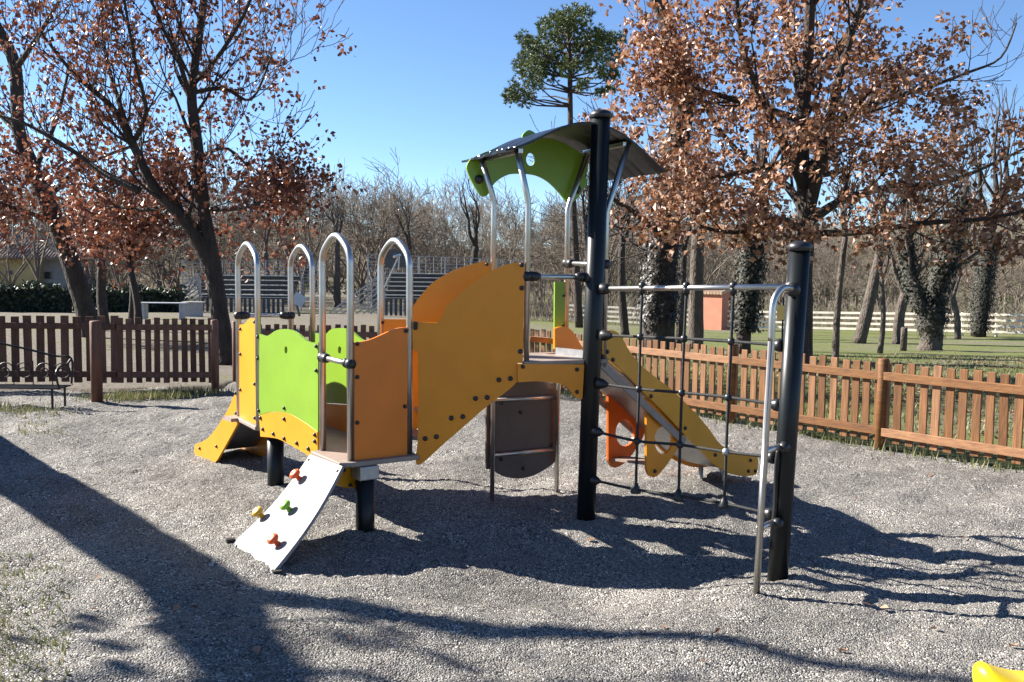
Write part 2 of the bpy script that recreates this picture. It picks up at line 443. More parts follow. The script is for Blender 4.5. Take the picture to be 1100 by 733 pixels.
def hz(X, Y):
    az = np.arctan2(X, Y)
    d = np.hypot(X, Y)
    crest = 10.5 + 6.0 * vnoise(az * 100, az * 0, 22, 21) + 2.5 * vnoise(az * 100, az * 0, 7, 22) + 5.0 * smooth(az, 0.25, 0.6)
    return -2.6 + crest * smooth(d, 85, 210) + 1.2 * vnoise(X, Y, 14, 23) * smooth(d, 85, 120) + 0.9 * vnoise(X, Y, 4, 24) * smooth(d, 90, 120)
me = grid_mesh('hills', np.linspace(-260, 260, 180), np.linspace(66, 330, 110), hz)
me.polygons.foreach_set('use_smooth', [True] * len(me.polygons))
tag(link('hills', me, HILL), kind='structure')

# ------------------------------------------------------------------ shape helpers for boards
def catmull(pts, sub=5, closed=False):
    P = [np.array(p, float) for p in pts]; out = []
    n = len(P)
    for i in range(n if closed else n - 1):
        p0 = P[(i - 1) % n] if closed or i > 0 else P[0]
        p1 = P[i]; p2 = P[(i + 1) % n]
        p3 = P[(i + 2) % n] if closed or i + 2 < n else P[-1]
        for k in range(sub):
            t = k / sub
            out.append(0.5 * (2 * p1 + (p2 - p0) * t + (2 * p0 - 5 * p1 + 4 * p2 - p3) * t * t + (3 * p1 - p0 - 3 * p2 + p3) * t ** 3))
    if not closed: out.append(P[-1])
    return out
def board(name, a, b, segs, material, parent, th=0.018, off=0.0, holes=(), world_pts=None):
    """a flat board standing in the plane through plan points a and b; its outline is a list of
    curves (each smoothed), extruded to the board's thickness; holes are outlines too"""
    from mathutils.geometry import tessellate_polygon
    a2 = np.array(a, float); d = np.array(b, float) - a2; L = np.linalg.norm(d); d /= L
    n2 = np.array([d[1], -d[0]])                   # outward side
    if n2[1] > 0: n2 = -n2
    a2 = a2 + n2 * off; b2 = a2 + d
    loops = []
    def conv(px): 
        q = on_plane(a2, b2, *px); return (float((q[:2] - a2) @ d), float(q[2]))
    out = []
    for sg in segs:
        pts = catmull(sg, 5) if len(sg) > 2 else sg
        out += [conv(p) for p in pts]
    cl = [out[0]]
    for p in out[1:]:
        if math.hypot(p[0] - cl[-1][0], p[1] - cl[-1][1]) > 0.002: cl.append(p)
    if math.hypot(cl[0][0] - cl[-1][0], cl[0][1] - cl[-1][1]) < 0.002: cl.pop()
    loops.append(cl)
    for (hu, hv, ru, rv) in holes:
        loops.append([conv((hu + ru * math.cos(t), hv + rv * math.sin(t))) for t in np.linspace(0, 2 * math.pi, 21)[:-1]])
    tris = tessellate_polygon([[Vector((p[0], p[1], 0)) for p in lp] for lp in loops])
    flat = [p for lp in loops for p in lp]; N = len(flat)
    mb = MB(); vs = []
    for side in (-1, 1):
        for s_, z in flat:
            q = a2 + d * s_ + n2 * (side * th / 2); vs.append((q[0], q[1], z))
    fs = []
    for t in tris:
        fs.append((t[0], t[1], t[2])); fs.append((t[2] + N, t[1] + N, t[0] + N))
    o = 0
    for lp in loops:
        m = len(lp)
        for i in range(m):
            j = (i + 1) % m; fs.append((o + i, o + j, o + j + N, o + i + N))
        o += m
    mb.add(vs, fs)
    ob = build(name, mb, material, parent)
    import bmesh
    bm = bmesh.new(); bm.from_mesh(ob.data); bmesh.ops.recalc_face_normals(bm, faces=bm.faces[:]); bm.to_mesh(ob.data); bm.free()
    ob['_n'] = (float(n2[0]), float(n2[1])); ob['_a'] = (float(a2[0]), float(a2[1])); ob['_b'] = (float(b2[0]), float(b2[1]))
    return ob
_bolt = None
def bolts(ob, pxs, r_=0.013, side=1, th=0.018, h=0.014):
    """black bolt caps on a board's face, each a sub-part"""
    global _bolt
    n2 = np.array(ob['_n']) * side
    for (u, v) in pxs:
        q = on_plane(ob['_a'], ob['_b'], u, v)
        if _bolt is None:
            mb = MB(); mb.lathe((0, 0, 0), [(0.013, 0), (0.013, 0.006), (0.0105, 0.012), (0.005, 0.0145)], 12, (0, 0, 1))
            me_ = bpy.data.meshes.new('bolt'); me_.from_pydata([tuple(p) for p in mb.v], [], mb.f); me_.materials.append(BLACK)
            me_.polygons.foreach_set('use_smooth', [True] * len(me_.polygons))
            _bolt = me_
        o = bpy.data.objects.new('bolt', _bolt); COL.objects.link(o); o.parent = ob
        loc = Vector((q[0] + n2[0] * th / 2, q[1] + n2[1] * th / 2, q[2])) - root_loc(ob)
        o.location = loc
        o.rotation_euler = Vector((n2[0], n2[1], 0)).to_track_quat('Z', 'Y').to_euler()
        s_ = r_ / 0.013; o.scale = (s_, s_, h / 0.0145)
def steel(name, pts, r_, parent, n=12, m=None, sub=0):
    mb = MB(); mb.tube(catmull(pts, sub) if sub else pts, r_, n)
    return build(name, mb, m or STEEL, parent, shade=True)
def clean(o):
    for k in ('_n', '_a', '_b'):
        if k in o: del o[k]

# ------------------------------------------------------------------ play structure
ps = thing('play_structure', 'yellow, green and orange climbing frame with roof, slides and net on grey gravel', 'play structure', (-0.2, 6.4, 0))
ZL, ZU = 0.45, 1.05
H4R, H3R, H3L, H1R, H1L = (-.64, 6.08), (-.97, 5.85), (-1.20, 6.17), (-1.84, 7.06), (-2.11, 7.52)
H2L, H2R, H4L = (-1.74, 7.67), (-1.50, 7.33), (-.87, 6.45)
U1, U3, U2, U0 = (.09, 6.05), (.59, 6.25), (.37, 6.70), (-.13, 6.50)
du = np.array([.91, .41]); du /= np.linalg.norm(du); dv = np.array([-du[1], du[0]])
def slab(name, poly, z0, z1, m, parent, grow=0.0, bevel=0.006):
    c = np.mean(np.array(poly), 0); mb = MB(); n = len(poly)
    P_ = []
    for p in poly:
        w = np.array(p) - c; P_.append(c + w * (1 + grow / np.linalg.norm(w)))
    mb.add([(p[0], p[1], z0) for p in P_] + [(p[0], p[1], z1) for p in P_],
           [tuple(range(n - 1, -1, -1)), tuple(range(n, 2 * n))] + [(i, (i + 1) % n, n + (i + 1) % n, n + i) for i in range(n)])
    return build(name, mb, m, parent, bevel=bevel)
dd_ = np.array(H1R) - np.array(H3L); dd_ /= np.linalg.norm(dd_); do_ = np.array([-dd_[1], dd_[0]])
if do_[1] > 0: do_ = -do_
def o_(p, k, j=0.0): return tuple(np.array(p) + do_ * k + dd_ * j)
slab('lower_deck', [(H4R[0] + .07, H4R[1] - .03), (H4L[0] + .05, H4L[1] + .05), H2R, H2L, (H1L[0] - .02, H1L[1] + .03), o_(H1L, .035), o_(H1R, .03), o_(H1R, -.012, -.02), o_(H3L, -.012, .03), o_(H3L, .075, .02), o_(H3R, .085, -.02), (H3R[0] + .02, H3R[1] - .055)], ZL - .03, ZL, DECK, ps)
slab('upper_deck', [U1, U3, U2, U0], ZU - .028, ZU, DECK, ps, grow=.035)
slab('deck_frame', [U1, U3, U2, U0], ZU - .075, ZU - .030, GALV, ps, grow=-.05)
# round black posts
def post(name, x, y, z0, z1, r_, dx=0.0, cap=False):
    mb = MB(); mb.tube([(x, y, z0), (x + dx, y, z1)], r_, 28)
    o = build(name, mb, POST, ps, shade=True)
    o.data.polygons.foreach_set('use_smooth', [len(p.vertices) == 4 for p in o.data.polygons])
    if cap:
        mb = MB(); mb.lathe((x + dx, y, z1), [(r_ * 1.0, -.004), (r_ * 1.16, -.003), (r_ * 1.18, .018), (r_ * 1.05, .034), (r_ * .6, .045), (r_ * .1, .049)], 28)
        build('post_cap', mb, BLACK, o, shade=True)
    return o
post('post', -.89, 5.90, -.2, ZL - .11, .058)
post('post', -1.72, 7.06, -.2, ZL - .03, .060)
post('post', -1.35, 7.0, -.2, ZL - .03, .055)
post('tall_post', .485, 6.2, -.2, 2.57, .059, .055, True)
post('tall_post', 1.435, 5.14, -.2, 1.74, .054, .066, True)
mb = MB(); mb.box((-.89, 5.90, ZL - .075), .13, .13, .085, R(35)); build('post_bracket', mb, GALV, ps, bevel=.006)
# hoops
def hoop(a, b, top):
    a = np.array(a); b = np.array(b); d = b - a
    half = [(0, top - .36), (0, top - .19), (.015, top - .135), (.09, top - .083), (.27, top - .030), (.40, top - .006)]
    prof = [(0, ZL - .03)] + half + [(.5, top)] + [(1 - k, z) for k, z in half[::-1]] + [(1, ZL - .03)]
    pts = [np.array([*(a + d * s_), z]) for s_, z in prof]
    path = [pts[0]] + catmull(pts[1:-1], 5) + [pts[-1]]
    return steel('hoop', path, .0215, ps)
def mv(p, q, k): return (p[0] + (q[0] - p[0]) * k, p[1] + (q[1] - p[1]) * k)
hoop(H1L, H1R, 1.775); hoop(H2L, H2R, 1.765); hoop(H3L, H3R, 1.81); hoop(H4R, H4L, 1.79)
def clamp(c, r_=.036, m=BLACK, name='clamp', ax=(0, 0, 1), L=.075):
    mb = MB(); mb.lathe(c, [(r_ * .75, -L / 2), (r_, -L / 2 + .012), (r_ * 1.05, 0), (r_, L / 2 - .012), (r_ * .75, L / 2)], 16, ax)
    return build(name, mb, m, ps, shade=True)
def crossbar(a, b, r_=.017, cl=True):
    o = steel('crossbar', [a, b], r_, ps)
    if cl:
        d = np.array(b) - np.array(a); d = d / np.linalg.norm(d)
        for p, s_ in ((a, 1), (b, -1)):
            mb = MB(); mb.ball(p, .036, 14)
            q = np.array(p) + d * s_ * .02
            mb.lathe(q, [(.033, 0), (.03, .04), (.022, .062)], 14, d * s_)
            build('clamp', mb, BLACK, o, shade=True)
    return o
crossbar((*H1L, on_plane(H1L, H2L, 261, 339)[2]), (*H2L, on_plane(H1L, H2L, 310, 339)[2]))
crossbar((*H3L, on_plane(H3L, H3R, 346, 384)[2]), (*H3R, on_plane(H3L, H3R, 376, 391)[2]))
# boards of the lower deck
g = board('side_panel', H3L, H1R, [[(279.5, 446), (279.8, 359)], [(279.8, 359), (288, 361), (298, 355), (308, 353.7), (318, 356.6), (327.7, 364), (333, 367.7), (343, 368)], [(343, 368), (343, 464)],
    [(342, 463.5), (335, 458.2), (326, 452.2), (314, 445.4), (302, 442.4), (290, 443), (279.5, 446)]], GRN, ps, holes=[(308.5, 376, 1.6, 4)])
g['label'] = 'bright green front panel with a wavy top and a small slot'
bolts(g, [(278.6, 362), (278.6, 385), (341.5, 372), (341.5, 398), (307, 438.4), (279.6, 441)])
sk = board('skirt_panel', H3L, H1R, [[(279.5, 446.5), (290, 443.4), (302, 442.8), (314, 445.8), (326, 452.6), (335, 458.7), (342, 464.2)], [(342, 464.2), (342.5, 482.5)], [(342.5, 483), (338, 487), (332, 489.4), (329, 487), (314, 478.6), (299, 471.3), (281, 469)]], YEL, ps, off=.004)
bolts(sk, [(281.5, 449), (307, 450), (284, 461), (295.4, 466), (307, 471), (320.6, 476), (340, 467), (340, 474), (333, 482)], r_=.0145)
y1 = board('end_panel', H1R, H1L, [[(258.5, 448), (258.5, 349)], [(258.5, 349), (264, 348), (267, 344.5), (270, 342.3), (274.4, 343), (277, 347)], [(277.5, 347), (277.5, 457)]], YEL, ps)
bolts(y1, [(260, 353.5), (260, 380.5), (275.2, 346), (275.2, 412.6), (260, 418.8), (275.5, 449)])
bg_ = board('back_panel', H2R, H4L, [[(337, 432), (337, 357)], [(337, 357), (341, 358), (346, 360), (351, 359), (357, 354), (367, 352.6), (377, 355), (386, 362.5), (392, 366), (403, 367)], [(403, 367), (403, 436)]], GRN, ps, holes=[(366, 376, 1.8, 4)])
bs_ = board('back_skirt', H2R, H4L, [[(337, 433), (403, 437)], [(403, 437), (403, 476)], [(403, 476), (337, 466)]], AMB, ps)
op = board('corner_panel', H3R, H4R, [[(380, 494.5), (380, 368)], [(380, 368), (394, 365.9), (408.7, 360), (421, 354.3), (431, 352), (438, 351.6)], [(438, 351.6), (437.5, 488.5)]], ORG, ps)
op['label'] = 'orange panel with an S-curved top'
bolts(op, [(383, 369.4), (383, 405), (383, 454), (435, 355.5), (434, 436.6)])
fp = board('stair_panel', H4L, U0, [[(409, 343), (436, 343)], [(436, 343), (444, 329), (452.5, 317), (466, 303), (485, 292), (503.5, 285), (520, 281), (526.5, 283)], [(527.5, 284), (527, 392)], [(526, 392), (515, 400), (470, 440), (440, 468), (430, 474), (416, 470)], [(409, 466), (409, 343)]], YEL, ps)  # yellow board colour stands in for sunlight on this amber panel
fp['label'] = 'amber stair panel at the back, coloured yellow to look sunlit'
np_ = board('stair_panel', (-.64, 6.075), (.085, 6.035), [[(443, 345.5), (470, 347)], [(470, 347), (477, 336)], [(477, 336), (478.4, 330), (489.6, 319.6), (506, 305.7), (522, 294), (540.6, 285.5), (559, 281.8), (563, 283)], [(563.3, 284), (561.5, 390)], [(556, 390), (555.5, 409)],
    [(555, 410.5), (546.6, 418.6), (522, 437.5), (498, 458.5), (480, 474), (468, 485), (457, 495), (452, 498.6), (447.5, 498.4), (446.6, 490)], [(446.6, 489), (449, 468), (449, 384), (446, 378), (443.5, 372), (443, 345.5)]], AMB, ps)
np_['label'] = 'shaded amber stair panel nearest the viewer'
bolts(np_, [(446.7, 348), (446.5, 352), (457, 471), (469, 469), (485, 449), (497.4, 447.4), (511, 428), (523.5, 427), (536, 408), (548.4, 406.6), (559, 377.5), (560.6, 284.5), (560.6, 309.6)], r_=.0155)
bolts(fp, [(411, 346.5), (523, 284)], r_=.012)
# steps between the decks
for k in range(4):
    t0 = (k + .15) / 4; t1 = (k + 1.05) / 4; z = ZL + (ZU - ZL) * (k + .8) / 4.4
    A_ = mv(H4R, U1, t0); B_ = mv(H4R, U1, t1); C_ = mv(H4L, U0, t1); D_ = mv(H4L, U0, t0)
    q = [mv(A_, D_, .04), mv(B_, C_, .04), mv(C_, B_, .04), mv(D_, A_, .04)]
    slab('step', q, z - .025, z, DECK, ps)
# white climbing ramp
rt_, rb_ = [(-1.265, 6.085, .440), (-1.00, 5.735, .440)], [(-1.645, 5.695, -.02), (-1.285, 5.13, -.03)]
mb = MB(); nU, nV = 8, 10; th = .02
up_n = Vector(np.cross(np.array(rt_[1]) - np.array(rt_[0]), np.array(rb_[0]) - np.array(rt_[0]))).normalized()
if up_n.z < 0: up_n = -up_n
def rampP(s_, t):
    a = np.array(rt_[0]) * (1 - s_) + np.array(rt_[1]) * s_; b = np.array(rb_[0]) * (1 - s_) + np.array(rb_[1]) * s_
    t2 = t + (0.03 * math.sin(s_ * 9 + .5) - .01 * math.cos(s_ * 21)) * (t ** 6)
    return Vector(a * (1 - t2) + b * t2) + up_n * (-0.030 * math.sin(math.pi * t))
vs_ = []
for sgn in (1, 0):
    for i in range(nV + 1):
        for j in range(nU + 1):
            vs_.append(rampP(j / nU, i / nV) - up_n * (th * (1 - sgn)))
N = (nU + 1) * (nV + 1); fs_ = []
for i in range(nV):
    for j in range(nU):
        q = i * (nU + 1) + j; fs_.append((q, q + nU + 1, q + nU + 2, q + 1)); fs_.append((N + q + 1, N + q + nU + 2, N + q + nU + 1, N + q))
bd = [j for j in range(nU + 1)] + [i * (nU + 1) + nU for i in range(1, nV + 1)] + [nV * (nU + 1) + j for j in range(nU - 1, -1, -1)] + [i * (nU + 1) for i in range(nV - 1, 0, -1)]
for k in range(len(bd)):
    a, b = bd[k], bd[(k + 1) % len(bd)]; fs_.append((a, b, N + b, N + a))
mb.add(vs_, fs_); ramp = build('climbing_ramp', mb, WHITE, ps); ramp['label'] = 'white sloping board with four coloured climbing holds'
HC = {'red': mat('red_hold', (.75, .10, .015), .4, var=.1, scale=20), 'ylw': mat('ochre_hold', (.62, .33, .02), .4, var=.1, scale=20), 'grn': mat('green_hold', (.20, .45, .03), .4, var=.1, scale=20)}
def ramp_at(u, v):
    best = None
    for i in range(60):
        for j in range(40):
            p = rampP(j / 39, i / 59); d = np.array(p) - np.array([0, 0, EYE]); z = d @ _f
            e = (550 + FPX * (d @ _r) / z - u) ** 2 + (366.5 - FPX * (d @ _u) / z - v) ** 2
            if best is None or e < best[0]: best = (e, p)
    return best[1]
for u, v, c, w in ((321, 515, 'red', 'red'), (281.5, 556, 'ylw', 'ochre'), (311, 549, 'grn', 'green'), (299, 584, 'red', 'red')):
    mb = MB(); p = ramp_at(u, v)
    mb.lathe(p, [(.020, -.004), (.015, .010), (.014, .022), (.025, .029), (.034, .038), (.036, .047), (.033, .056), (.025, .063), (.014, .066), (.009, .063)], 18, up_n)
    h_ = build('climbing_hold', mb, HC[c], ramp, shade=True); h_['label'] = w + ' mushroom climbing hold'
for s_, t in ((.06, .05), (.94, .05), (.1, .975), (.92, .975)):
    mb = MB(); mb.lathe(rampP(s_, t), [(.009, -.002), (.009, .005), (.004, .007)], 10, up_n); build('bolt', mb, BLACK, ramp, shade=True)
mb = MB(); mb.box(tuple(Vector(rb_[1]) + Vector((.03, .03, -.01))), .05, .04, .06, .5); mb.box(tuple(Vector(rb_[0]) + Vector((-.02, .02, -.01))), .05, .04, .06, .5); build('ground_anchor', mb, BLACK, ramp)
ly = board('lower_skirt', (-.93, 5.99), (-.70, 6.22), [[(359, 500), (385, 500)], [(385, 500), (385, 520), (381, 524), (366, 523), (360, 519), (358, 510)]], YEL, ps)
bolts(ly, [(368, 505), (375, 521), (382, 518)])
# small slide to the left
d2 = np.array(H1L) - np.array(H1R); d2 /= np.linalg.norm(d2)
sdir = np.array([-.60, .80]); sdir /= np.linalg.norm(sdir); snrm = np.array([sdir[1], -sdir[0]])
if snrm @ (np.array(H2L) - np.array(H1L)) < 0: snrm = -snrm
def slide(base, sdir, snrm, wid, prof, nm, mts, legs=()):
    pass
sa = np.array(H1L) + sdir * .015
sw = board('slide_wall', sa, sa + sdir, [[(256.5, 418), (253, 424), (247, 438), (240, 450), (232, 462), (224, 471), (217, 475), (211.5, 477)], [(211.5, 477), (210, 480), (210, 489), (212, 494)], [(212, 494), (220, 497.5), (226, 499), (232, 497), (238, 488), (246, 474), (256.5, 455)]], YEL, ps)
sw['label'] = 'yellow near side of the left slide'
bolts(sw, [(254.6, 422.5), (255, 444), (234, 479.5), (216, 481.6), (213, 491), (217.5, 493)])
sb_ = sa + snrm * .40
fw = MB(); fw.v = [(x + snrm[0] * .40 + root_loc(ps)[0], y + snrm[1] * .40 + root_loc(ps)[1], z + root_loc(ps)[2]) for x, y, z in [tuple(v.co) for v in sw.data.vertices]]
fw.f = [tuple(p.vertices) for p in sw.data.polygons]; fw.m = [0] * len(fw.f)
build('slide_wall', fw, AMB, ps)
def bed(name, a, sd_, nrm, wid, prof, th, m):
    mb = MB(); n = len(prof); vs = []
    for s_, z in prof:
        for w_ in (.008, wid - .008):
            q = np.array(a) + sd_ * s_ + nrm * w_
            vs.append((q[0], q[1], z)); vs.append((q[0], q[1], z - th))
    fs = []
    for i in range(n - 1):
        o = i * 4; p = o + 4
        fs += [(o, o + 2, p + 2, p), (o + 1, p + 1, p + 3, o + 3), (o, p, p + 1, o + 1), (o + 2, o + 3, p + 3, p + 2)]
    fs += [(0, 1, 3, 2), ((n - 1) * 4, (n - 1) * 4 + 2, (n - 1) * 4 + 3, (n - 1) * 4 + 1)]
    mb.add(vs, fs); return build(name, mb, m, ps, shade=False)
bed('slide_bed', sa, sdir, snrm, .40, [(p[0], p[1]) for p in catmull([(-.05, ZL), (.06, ZL - .01), (.2, .37), (.45, .2), (.66, .09), (.8, .06), (.92, .07)], 4)], .02, GALV)
mb = MB(); q = sa - sdir * .02; mb.beam((q[0] - snrm[0] * .1, q[1] - snrm[1] * .1, ZL - .015), (q[0] + snrm[0] * .45, q[1] + snrm[1] * .45, ZL - .015), .16, .026); build('slide_step', mb, DECK, ps)
# uprights that carry the roof
def upright(p, ub, vb, out, zt, z0=ZU - .05):
    zb = at(ub, vb, p[1])[2]
    q = np.array(p) + du * out
    pts = [(p[0], p[1], z0), (p[0], p[1], zb - .1), (p[0], p[1], zb - .03), (p[0] + du[0] * out * .1, p[1] + du[1] * out * .1, zb + .03), (q[0], q[1], zt)]
    return steel('upright', [pts[0]] + catmull(pts[1:4], 5) + [pts[4]], .019, ps)
upright(U1, 562, 215, -.085, 2.365); upright(U0, 527, 215, -.10, 2.36); upright(U2, 610, 222, .15, 2.43); upright(U3, 651, 226, .15, 2.43)
# roof: a bell-shaped sheet
rc = (np.array(U1) + np.array(U2) + np.array(U0) + np.array(U3)) / 4
SC, SH = .115, .555
def roof_z(s_):
    t = (s_ - SC) / SH
    if t > 0: return 2.262 + .272 * max(0, math.cos(math.pi / 2 * min(t, 1) ** 1.08)) ** 1.05
    t = min(-t, 1)
    return 2.335 + .199 * (.62 * (.5 + .5 * math.cos(math.pi * t)) + .38 * math.cos(math.pi / 2 * t))
mb = MB(); ns, nw_ = 36, 24; vs_ = []
for i in range(ns + 1):
    for j in range(nw_ + 1):
        w_ = -.31 + .76 * j / nw_
        wave = .011 * math.sin(w_ * 31) + .006 * math.sin(w_ * 57)
        t = -1 + 2 * i / ns; s_ = SC + t * (SH + wave) + (.02 * (j / nw_) * -t if t < 0 else 0)
        q = rc + du * s_ + dv * w_; z = roof_z(SC + t * SH)
        vs_.append((q[0], q[1], z)); vs_.append((q[0], q[1], z - .013))
fs_ = []
def vi(i, j, b): return (i * (nw_ + 1) + j) * 2 + b
for i in range(ns):
    for j in range(nw_):
        fs_.append((vi(i, j, 0), vi(i + 1, j, 0), vi(i + 1, j + 1, 0), vi(i, j + 1, 0)))
        fs_.append((vi(i, j, 1), vi(i, j + 1, 1), vi(i + 1, j + 1, 1), vi(i + 1, j, 1)))
    fs_.append((vi(i, 0, 0), vi(i, 0, 1), vi(i + 1, 0, 1), vi(i + 1, 0, 0)))
    fs_.append((vi(i, nw_, 0), vi(i + 1, nw_, 0), vi(i + 1, nw_, 1), vi(i, nw_, 1)))
for j in range(nw_):
    fs_.append((vi(0, j, 0), vi(0, j + 1, 0), vi(0, j + 1, 1), vi(0, j, 1)))
    fs_.append((vi(ns, j, 0), vi(ns, j, 1), vi(ns, j + 1, 1), vi(ns, j + 1, 0)))
mb.add(vs_, fs_); rf = build('roof', mb, ROOF, ps); rf['label'] = 'dark curved roof sheet'
for s0 in (-.33, .40):
    a_ = rc + du * s0 - dv * .27; b_ = rc + du * s0 + dv * .27; mb = MB()
    mb.beam((a_[0], a_[1], roof_z(s0) - .035), (b_[0], b_[1], roof_z(s0) - .035), .03, .025); build('roof_bracket', mb, STEEL, ps)
for w_, s0 in ((.22, SC - SH + .12), (.05, SC - SH + .10), (-.05, SC - SH + .09), (-.22, SC - SH + .06)):
    q = rc + du * s0 + dv * w_; mb = MB(); mb.lathe((q[0], q[1], roof_z(s0)), [(.011, -.002), (.011, .004), (.004, .009)], 10); build('rivet', mb, STEEL, rf, shade=True)
# green arch behind the roof
ga = np.array(U0) + dv * .065; gb = np.array(U2) + dv * .065
arch = board('arch_panel', ga, gb, [[(505, 171), (501, 181), (508, 198), (516, 210), (521.5, 211), (525, 207)], [(525, 207), (532, 196), (545.5, 188), (561, 187), (576, 189), (589, 196), (600, 207), (608, 217), (612, 219), (620, 213), (630.5, 196), (627, 190)],
    [(630, 186), (631, 171), (621, 163.5), (607, 155), (593, 149.5), (579, 148.5)], [(578, 148), (576, 144.5), (568, 140), (561.5, 144.5), (560, 151)], [(559, 154), (540, 158), (520, 164), (505, 171)]], GRN, ps, holes=[(569.5, 171.5, 4.8, 7)])
arch['label'] = 'green arch with a round hole under the roof'
bolts(arch, [(514, 193), (619, 204)], r_=.03, h=.03)
# crossbars on the upper deck
crossbar((*U1, on_plane(U1, U3, 563, 297)[2]), (.47, 6.19, on_plane(U1, U3, 625, 298)[2]))
crossbar((*U2, at(609, 283, 6.70)[2]), (*U3, at(640, 284, 6.25)[2]), .014)
sp = board('deck_skirt', U1, U3, [[(556, 391), (627, 391.6)], [(627, 391.6), (625, 428)], [(624, 428.5), (618, 427), (610.5, 418), (600, 412), (579, 409.6), (558.6, 410.5)], [(556, 410.5), (556, 391)]], AMB, ps, off=.02)
bolts(sp, [(619, 397), (619, 421), (561, 394)])
gp = board('post_panel', mv(U2, U0, .02), mv(U2, U0, .3), [[(595.5, 303), (607, 303)], [(607, 303), (606, 368), (602, 371), (597, 371), (595, 367)], [(595, 366), (595.5, 303)]], GRN, ps)
bolts(gp, [(605, 318), (604.5, 350)], r_=.008)
mb = MB(); mb.beam(at(568, 364, 6.62), at(597, 367, 6.74), .03, .035); build('back_rail', mb, WOODR, ps)
# ladder with play board below the upper deck
mb_l = steel('ladder_rail', [(-.125, 6.64, -.15), (-.125, 6.64, .75), (-.115, 6.56, ZU - .04)], .016, ps); steel('ladder_rail', [(.33, 6.88, -.15), (.33, 6.86, .75), (.345, 6.74, ZU - .04)], .016, ps)
LA, LB = (-.125, 6.64), (.33, 6.88)
for (v0, v1) in ((430, 427), (489, 482.5)):
    steel('ladder_rung', [(*LA, on_plane(LA, LB, 534, v0)[2]), (*LB, on_plane(LA, LB, 596, v1)[2])], .014, ps)
pb = board('play_board', LA, LB, [[(523, 430), (522, 440)], [(522, 440), (522, 498), (524, 503.5), (531, 506.5), (540, 511.6), (555, 514), (570, 511.6), (583.5, 505), (595.5, 496), (598.5, 487)], [(599, 486), (601.5, 419)], [(601.5, 418), (600, 413.5), (556.5, 407), (548, 410), (540, 420), (523, 430)]], BRN, ps, off=-.04)
bolts(pb, [(558.6, 443), (561.6, 503), (592, 428), (538, 433), (592, 478), (538, 493)], r_=.014)
# long slide to the right
ds = np.array([.72, .69]); ds /= np.linalg.norm(ds); dn = np.array([-ds[1], ds[0]])
na = np.array([.615, 6.27]); fa = na + dn * .42
wn_px = [[(646, 380), (646, 357)], [(646, 357), (652, 355), (659, 355.5), (664, 359), (669, 366), (675, 377), (686, 391), (704, 406), (722, 420), (745, 443), (760, 460), (770, 474), (778, 481), (788, 484.5), (800, 487.5), (812, 490)],
         [(812, 490), (813.5, 496), (812.5, 506), (811, 510)], [(811, 510), (800, 511.5), (790, 510.5), (778, 506), (765, 497.5), (752, 484), (736, 468.7), (716, 447), (694, 425), (676, 406), (656, 388), (646, 380)]]
nw = board('slide_wall', na, na + ds, wn_px, YEL, ps); nw['label'] = 'yellow near side of the right slide'
bolts(nw, [(651, 378), (657, 386.5), (698, 425.6), (734.7, 460), (767, 488.7), (805, 494.5), (802.7, 506), (810, 506)], r_=.014)
O_ = root_loc(ps)
fw = MB(); fw.v = [(v.co.x + dn[0] * .42 + O_[0], v.co.y + dn[1] * .42 + O_[1], v.co.z + O_[2]) for v in nw.data.vertices]
fw.f = [tuple(p.vertices) for p in nw.data.polygons]; fw.m = [0] * len(fw.f); build('slide_wall', fw, AMB, ps)
def sz(u, v):
    q = on_plane(na, na + ds, u, v); return (float((q[:2] - na) @ ds), float(q[2]))
low = [sz(646, 378), sz(656, 386), sz(676, 404), sz(694, 422), sz(716, 443), sz(736, 464), sz(752, 479), sz(765, 491), sz(778, 499), sz(790, 503), sz(808, 505)]
bed('slide_bed', na + dn * .012, ds, dn, .40, [(-.06, ZU)] + [(p[0], p[1]) for p in catmull(low, 3)], .022, GALV)
mb = MB(); k1 = sz(646, 388); k2 = sz(735, 472)
for w_ in (.0, .42):
    q1 = na + ds * k1[0] + dn * w_; q2 = na + ds * k2[0] + dn * w_; mb.beam((q1[0], q1[1], k1[1] - .02), (q2[0], q2[1], k2[1] - .02), .016, .05)
build('slide_side_rail', mb, DECK, ps)
p2 = board('slide_support', na + dn * .03, na + dn * .03 + ds, [[(693.5, 428), (693.5, 503)], [(693.5, 503), (696, 510), (702, 512.5), (709, 507), (719, 494), (730, 477), (734, 462)], [(734, 462), (728, 456), (712, 442), (693.5, 424)]], AMB, ps, holes=[(711.7, 473, 9.8, 15)])
bolts(p2, [(702, 506)], r_=.014)
p1 = board('slide_support', fa - dn * .03, fa - dn * .03 + ds, [[(652.5, 420), (652.5, 494.5)], [(652.5, 494.5), (656, 501), (661.6, 502), (671.6, 496), (681.7, 483), (690, 469), (693, 452)], [(693, 452), (690, 446), (672, 432), (652.5, 416)]], RED, ps, holes=[(670.5, 465, 10.2, 14.5)])
p1['label'] = 'bright orange slide support board with a round hole'
mb = MB(); A1 = on_plane(na + dn * .03, na + dn * .03 + ds, 696, 497.5); B1 = on_plane(fa - dn * .03, fa - dn * .03 + ds, 655, 492); 
C1 = A1 + np.array([*(ds * .15), 0])
mid = .0
mb.add([A1, A1 + np.array([*(ds * .14), 0]), B1 + np.array([*(ds * .14), 0]), B1, A1 - [0, 0, .018], A1 + np.array([*(ds * .14), -.018]), B1 + np.array([*(ds * .14), -.018]), B1 - [0, 0, .018]],
       [(0, 1, 2, 3), (7, 6, 5, 4), (0, 4, 5, 1), (1, 5, 6, 2), (2, 6, 7, 3), (3, 7, 4, 0)]); build('seat_plank', mb, DECK, ps)
